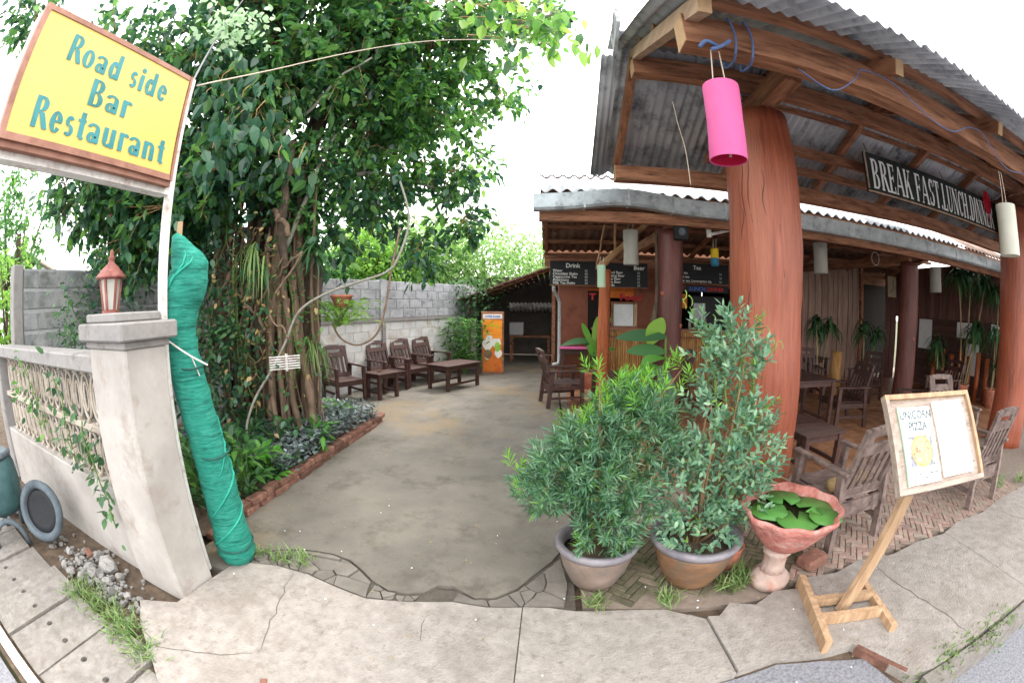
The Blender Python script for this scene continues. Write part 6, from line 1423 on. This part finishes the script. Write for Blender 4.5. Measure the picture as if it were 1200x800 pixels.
# staghorn-like ferns and hanging pot plants
def fern(name, x, y, z, n, L, W, m, label, cat='fern', dr=.9, el=(-.2, 1.1), dirb=(0, 0)):
    an = rng.uniform(0, 2 * PI, n); D = np.c_[np.cos(an) + dirb[0], np.sin(an) + dirb[1], rng.uniform(el[0], el[1], n)]
    e = empty(name, (x, y, z), label, cat); leaves('frond', m, np.tile([x, y, z], (n, 1)) + rng.normal(0, .04, (n, 3)), D, rng.uniform(.6, 1, n) * L, W, e, tmpl=T_STRAP, droop=dr, roll=np.tile([0, 0, 1.], (n, 1))); return e
fern('tree_fern', -2.95, 3.45, 2.3, 30, .40, .02, 'grass', 'yellow green strap fern hanging over the centre of the roots', dr=.6, el=(-2.5, -.6), dirb=(.1, -.3))
fern('tree_fern', -2.95, 3.5, 2.05, 30, .3, .02, 'leaf_vine', 'hanging strap fern low on the left roots', dr=1.4, dirb=(0, -.5))
fern('tree_fern', -2.45, 3.9, 2.25, 40, .3, .035, 'leaf_vine', 'dark fern clump under the crown right of the trunk', dr=1.0, dirb=(.3, -.3))
fern('grass_fern', -2.62, 4.1, 1.25, 50, .34, .012, 'grass', 'grassy hanging fern low on the right roots by the first armchair', dr=1.5)
hp = empty('hanging_pot', (-2.44, 4.5, 1.72), 'terracotta pot with bright leaves hanging on the right side of the tree', 'pot')
b = MB(); b.lathe((-2.42, 4.5, 1.64), [(.08, 0), (.13, .12), (.15, .13), (.14, .15), (.11, .15), (.1, .08)], 20); b.build('pot', 'terracotta', hp, smooth=True)
leafy('hanging_plant', -2.42, 4.42, 1.42, .34, .30, 'leaf_bright', 'bright green leafy plant tumbling from the hanging pot', 190, .18, .055, droop=.5)
ctube('bent_vine', [(-2.98, 3.23, .30), (-2.96, 3.24, .5), (-2.87, 3.33, .77), (-2.71, 3.47, 1.06), (-2.59, 3.56, 1.32), (-2.47, 3.64, 1.61), (-2.24, 3.78, 1.78), (-1.93, 3.95, 1.9), (-1.66, 4.07, 2.0), (-1.54, 4.12, 2.17), (-1.5, 4.3, 2.6), (-1.7, 4.5, 3.1)], .014, 'vine_stem', 'pale bent liana curving from the flower bed up to the crown', 'vine')
ctube('bent_vine', [(-2.5, 4.4, 1.45), (-2.35, 4.35, 1.28), (-2.1, 4.3, 1.22), (-1.85, 4.25, 1.35), (-1.72, 4.2, 1.65), (-1.66, 4.2, 2.0), (-1.6, 4.3, 2.5)], .012, 'root', 'thin brown vine hanging in an arc right of the tree', 'vine')
gr = empty('wire_rack', (-2.52, 3.35, 1.1), 'small white slatted rack fixed to the roots of the tree', 'rack')
for i in range(6): MB().bar((-2.64, 3.32, 1.06 + i * .024), (-2.38, 3.5, 1.07 + i * .024), .01, .011).build('slat', 'white_metal', gr)
MB().bar((-2.5, 3.43, 1.04), (-2.5, 3.43, 1.21), .02, .02, (1, 0, 0)).build('upright', 'white_metal', gr)
b = MB(); b.lathe((-3.0, 4.3, .12), [(.2, 0), (.25, .12), (.27, .15), (.25, .15), (.22, .1)], 22); tag(b.build('clay_bowl', 'terracotta', smooth=True), 'wide clay bowl with green leaves sitting in the flower bed', 'pot')
leafy('bowl_plant', -3.0, 4.3, .24, .3, .22, 'leaf_dark', 'dark green leaves filling the wide clay bowl in the flower bed', 150, .11, .06)
# ground cover
n = 12500; X_ = rng.uniform(-4.9, -2.36, n); Y_ = rng.uniform(3.0, 5.35, n); k_ = (X_ > -4.2 + .2 * (Y_ - 3))
X_ = X_[k_]; Y_ = Y_[k_]; n = len(X_); Z_ = .08 + .16 * np.exp(-((X_ + 3.4) ** 2 + (Y_ - 4.3) ** 2) / 1.2) + rng.uniform(.0, .2, n)
leaves('ground_cover', 'leaf_purple', np.c_[X_, Y_, Z_], np.c_[rng.normal(0, 1, (n, 2)), rng.uniform(-.1, .7, n)], rng.uniform(.05, .09, n), .036, kind='stuff')
n = 2600; P = np.c_[rng.uniform(-4.6, -2.4, n), rng.uniform(2.1, 3.9, n), rng.uniform(.05, .2, n)]
leaves('ground_cover', 'leaf_vine', P, np.c_[rng.normal(0, 1, (n, 2)), rng.uniform(0, .8, n)], rng.uniform(.06, .12, n), .04, kind='stuff')
bedp = [(-2.62, 3.05, 'front of the bed where the bricks bend into view'), (-2.75, 3.55, 'middle of the brick kerb, spreading over the purple cover'), (-2.52, 2.62, 'nearest the green net behind the brick kerb'), (-2.95, 2.85, 'behind the kerb plants and right of the net'), (-3.05, 3.35, 'below the pale liana'), (-3.35, 2.95, 'deepest in the bed by the net'), (-2.55, 3.9, 'far part of the kerb beside the purple cover'), (-3.3, 3.65, 'against the roots'), (-2.85, 2.35, 'squeezed between net and kerb'), (-2.75, 4.9, 'far end of the flower bed'), (-3.0, 3.0, 'in the middle of the green plants')]
for i, (x, y, t) in enumerate(bedp):
    leafy('bedding_plant', x, y, .06, .22, .30 + .12 * (i % 3), ('leaf_canna', 'leaf_vine', 'leaf_tree')[i % 3], 'bright green leafy plant ' + t, 75, .19, .065, 'leafy bedding plants', droop=.35)
# bamboo palm plant at the end of the block wall
pe = empty('corner_shrub', (-2.0, 9.9, 0), 'leafy green shrub in front of the block wall next to the drinks banner', 'shrub')
n = 900; P = np.c_[rng.normal(-2.05, .28, n), rng.normal(9.9, .2, n), rng.uniform(.25, 1.35, n)]
l = rng.uniform(.1, .2, n); leaves('foliage', 'leaf_tree', P, np.c_[rng.normal(0, .8, (n, 2)), rng.normal(-.2, .4, n)], l, l * .3, pe)
b = MB()
for i in range(8): b.tube([(-2.05 + random.uniform(-.1, .1), 9.9, 0), (-2.05 + random.uniform(-.3, .3), 9.9, 1.3)], .014, 5)
b.build('stems', 'stem_green', pe)
pe = empty('wall_creeper', (-1.9, 10.4, 1.5), 'creeper hanging over the far end of the block wall beside the shed', 'climbing plant')
n = 420; P = np.c_[rng.normal(-1.95, .33, n), rng.normal(10.4, .15, n), rng.uniform(1.35, 2.35, n)]; l = rng.uniform(.08, .16, n)
leaves('foliage', 'leaf_vine', P, np.c_[rng.normal(0, .8, (n, 2)), rng.normal(-.5, .4, n)], l, l * .5, pe)
n = 170; P = np.c_[np.concatenate([rng.uniform(-2.3, -1.9, 60), rng.uniform(-1.2, 3.2, 110)]), np.concatenate([rng.uniform(2.0, 5, 60), rng.uniform(.85, 1.85, 110)]), np.full(n, .016)]
leaves('leaf_litter', 'leaf_dry', P, np.c_[rng.normal(0, 1, (n, 2)), np.full(n, .08)], rng.uniform(.006, .022, n), .009, kind='stuff', tmpl=T_DIA)
# ================================================================== BACKGROUND TREES AND HOUSE
def bgtree(x, y, h, r, m, label, n=2600, L=.3, trunk=.14, zlow=.3):
    e = empty('background_tree', (x, y, 0), label, 'tree', 'trees beyond the walls'); q = MB()
    q.tube(wiggle((x, y, -.1), (x + random.uniform(-.4, .4), y, h * .7), 7, .1), [trunk * (1 - .08 * k) for k in range(8)], 8)
    for _ in range(5): a = random.uniform(0, 6.28); q.tube([(x, y, h * .4), (x + r * .4 * cos(a), y + r * .4 * sin(a), h * .6), (x + r * .8 * cos(a), y + r * .8 * sin(a), h * .85)], [trunk * .5, trunk * .3, trunk * .1], 6)
    q.build('trunk', 'bark', e, smooth=True)
    P = []; D = []
    ncl = max(20, n // 22)
    for _ in range(ncl):
        v = rng.normal(0, 1, 3); v /= np.linalg.norm(v); f_ = rng.random() ** .4; c_ = np.array([x + v[0] * r * f_, y + v[1] * r * f_, h * (zlow + 1) / 2 + v[2] * h * (1 - zlow) / 2 * f_])
        P.append(c_ + rng.normal(0, r * .11, (22, 3))); D.append(v * .5 + rng.normal(0, .7, (22, 3)) + np.array([0, 0, -.3]))
    P = np.concatenate(P); D = np.concatenate(D); l = rng.uniform(.6, 1.1, len(P)) * L
    leaves('crown', m, P, D, l, l * .45, e); return e
bgtree(-5.4, 11.6, 4.0, 1.5, 'leaf_bright', 'sunlit yellow green tree just beyond the block wall', 8000, .2, zlow=.4)
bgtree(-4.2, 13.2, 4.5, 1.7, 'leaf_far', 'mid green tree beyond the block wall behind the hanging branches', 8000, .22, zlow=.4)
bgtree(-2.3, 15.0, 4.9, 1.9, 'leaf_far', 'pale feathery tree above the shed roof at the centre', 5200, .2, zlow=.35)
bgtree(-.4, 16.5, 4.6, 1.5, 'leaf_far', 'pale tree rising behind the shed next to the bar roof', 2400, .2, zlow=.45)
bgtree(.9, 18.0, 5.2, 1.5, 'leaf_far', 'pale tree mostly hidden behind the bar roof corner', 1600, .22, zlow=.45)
bgtree(-6.8, 9.6, 3.4, 1.6, 'leaf_tree', 'dark green tree behind the block wall and the big trunk', 6500, .2, zlow=.3)
bgtree(-7.4, 6.2, 4.2, 1.5, 'leaf_dark', 'dark tree behind the side wall left of the trunk', 7000, .17, zlow=.25)
bgtree(-9.2, 2.6, 4.6, .9, 'leaf_tree', 'slender leaning tree at the left edge of the view', 1700, .18, .12, zlow=.35)
bgtree(-6.3, 3.9, 3.2, .8, 'leaf_tree', 'low bushy tree right above the side wall', 1800, .14, .06, zlow=.35)
bgtree(-7.9, 2.1, 2.9, .6, 'leaf_bright', 'bushy sapling in front of the white gable at the left edge', 1200, .14, .06, zlow=.3)
bgtree(12.5, 4.5, 2.6, 1.3, 'leaf_tree', 'green bush beyond the right log column', 1500, .16, zlow=.05)
bgtree(10.8, 2.9, 1.7, .7, 'leaf_vine', 'low green bush at the right edge by the blue pipe', 900, .12, .04, zlow=.05)
ho = empty('gable_house', (-24, 7.8, 0), 'distant white house with a grey gable roof at the left edge', 'house')
b = MB(); b.add([(-26, 5.2, 0), (-26, 10.5, 0), (-26, 10.5, 4.1), (-26, 7.85, 5.2), (-26, 5.2, 3.9), (-32, 5.2, 0), (-32, 10.5, 0), (-32, 10.5, 4.1), (-32, 7.85, 5.2), (-32, 5.2, 3.9)], [(0, 1, 2, 3, 4), (9, 8, 7, 6, 5), (0, 5, 6, 1), (1, 6, 7, 2), (0, 4, 9, 5), (2, 7, 8, 3), (3, 8, 9, 4)]); b.build('wall', 'house_white', ho)
b = MB(); b.bar((-28.7, 4.9, 3.88), (-28.7, 7.9, 5.32), 6.4, .12, (0, 0, 1)); b.bar((-28.7, 7.8, 5.32), (-28.7, 10.9, 4.05), 6.4, .12, (0, 0, 1)); b.build('roof', 'house_roof', ho)
MB().box((-25.97, 7.9, 2.2), (.05, 1.2, 1.1)).build('window', 'dark_room', ho)
print('objects', len(bpy.data.objects), 'tris', sum(len(o.data.polygons) for o in bpy.data.objects if o.type == 'MESH'))
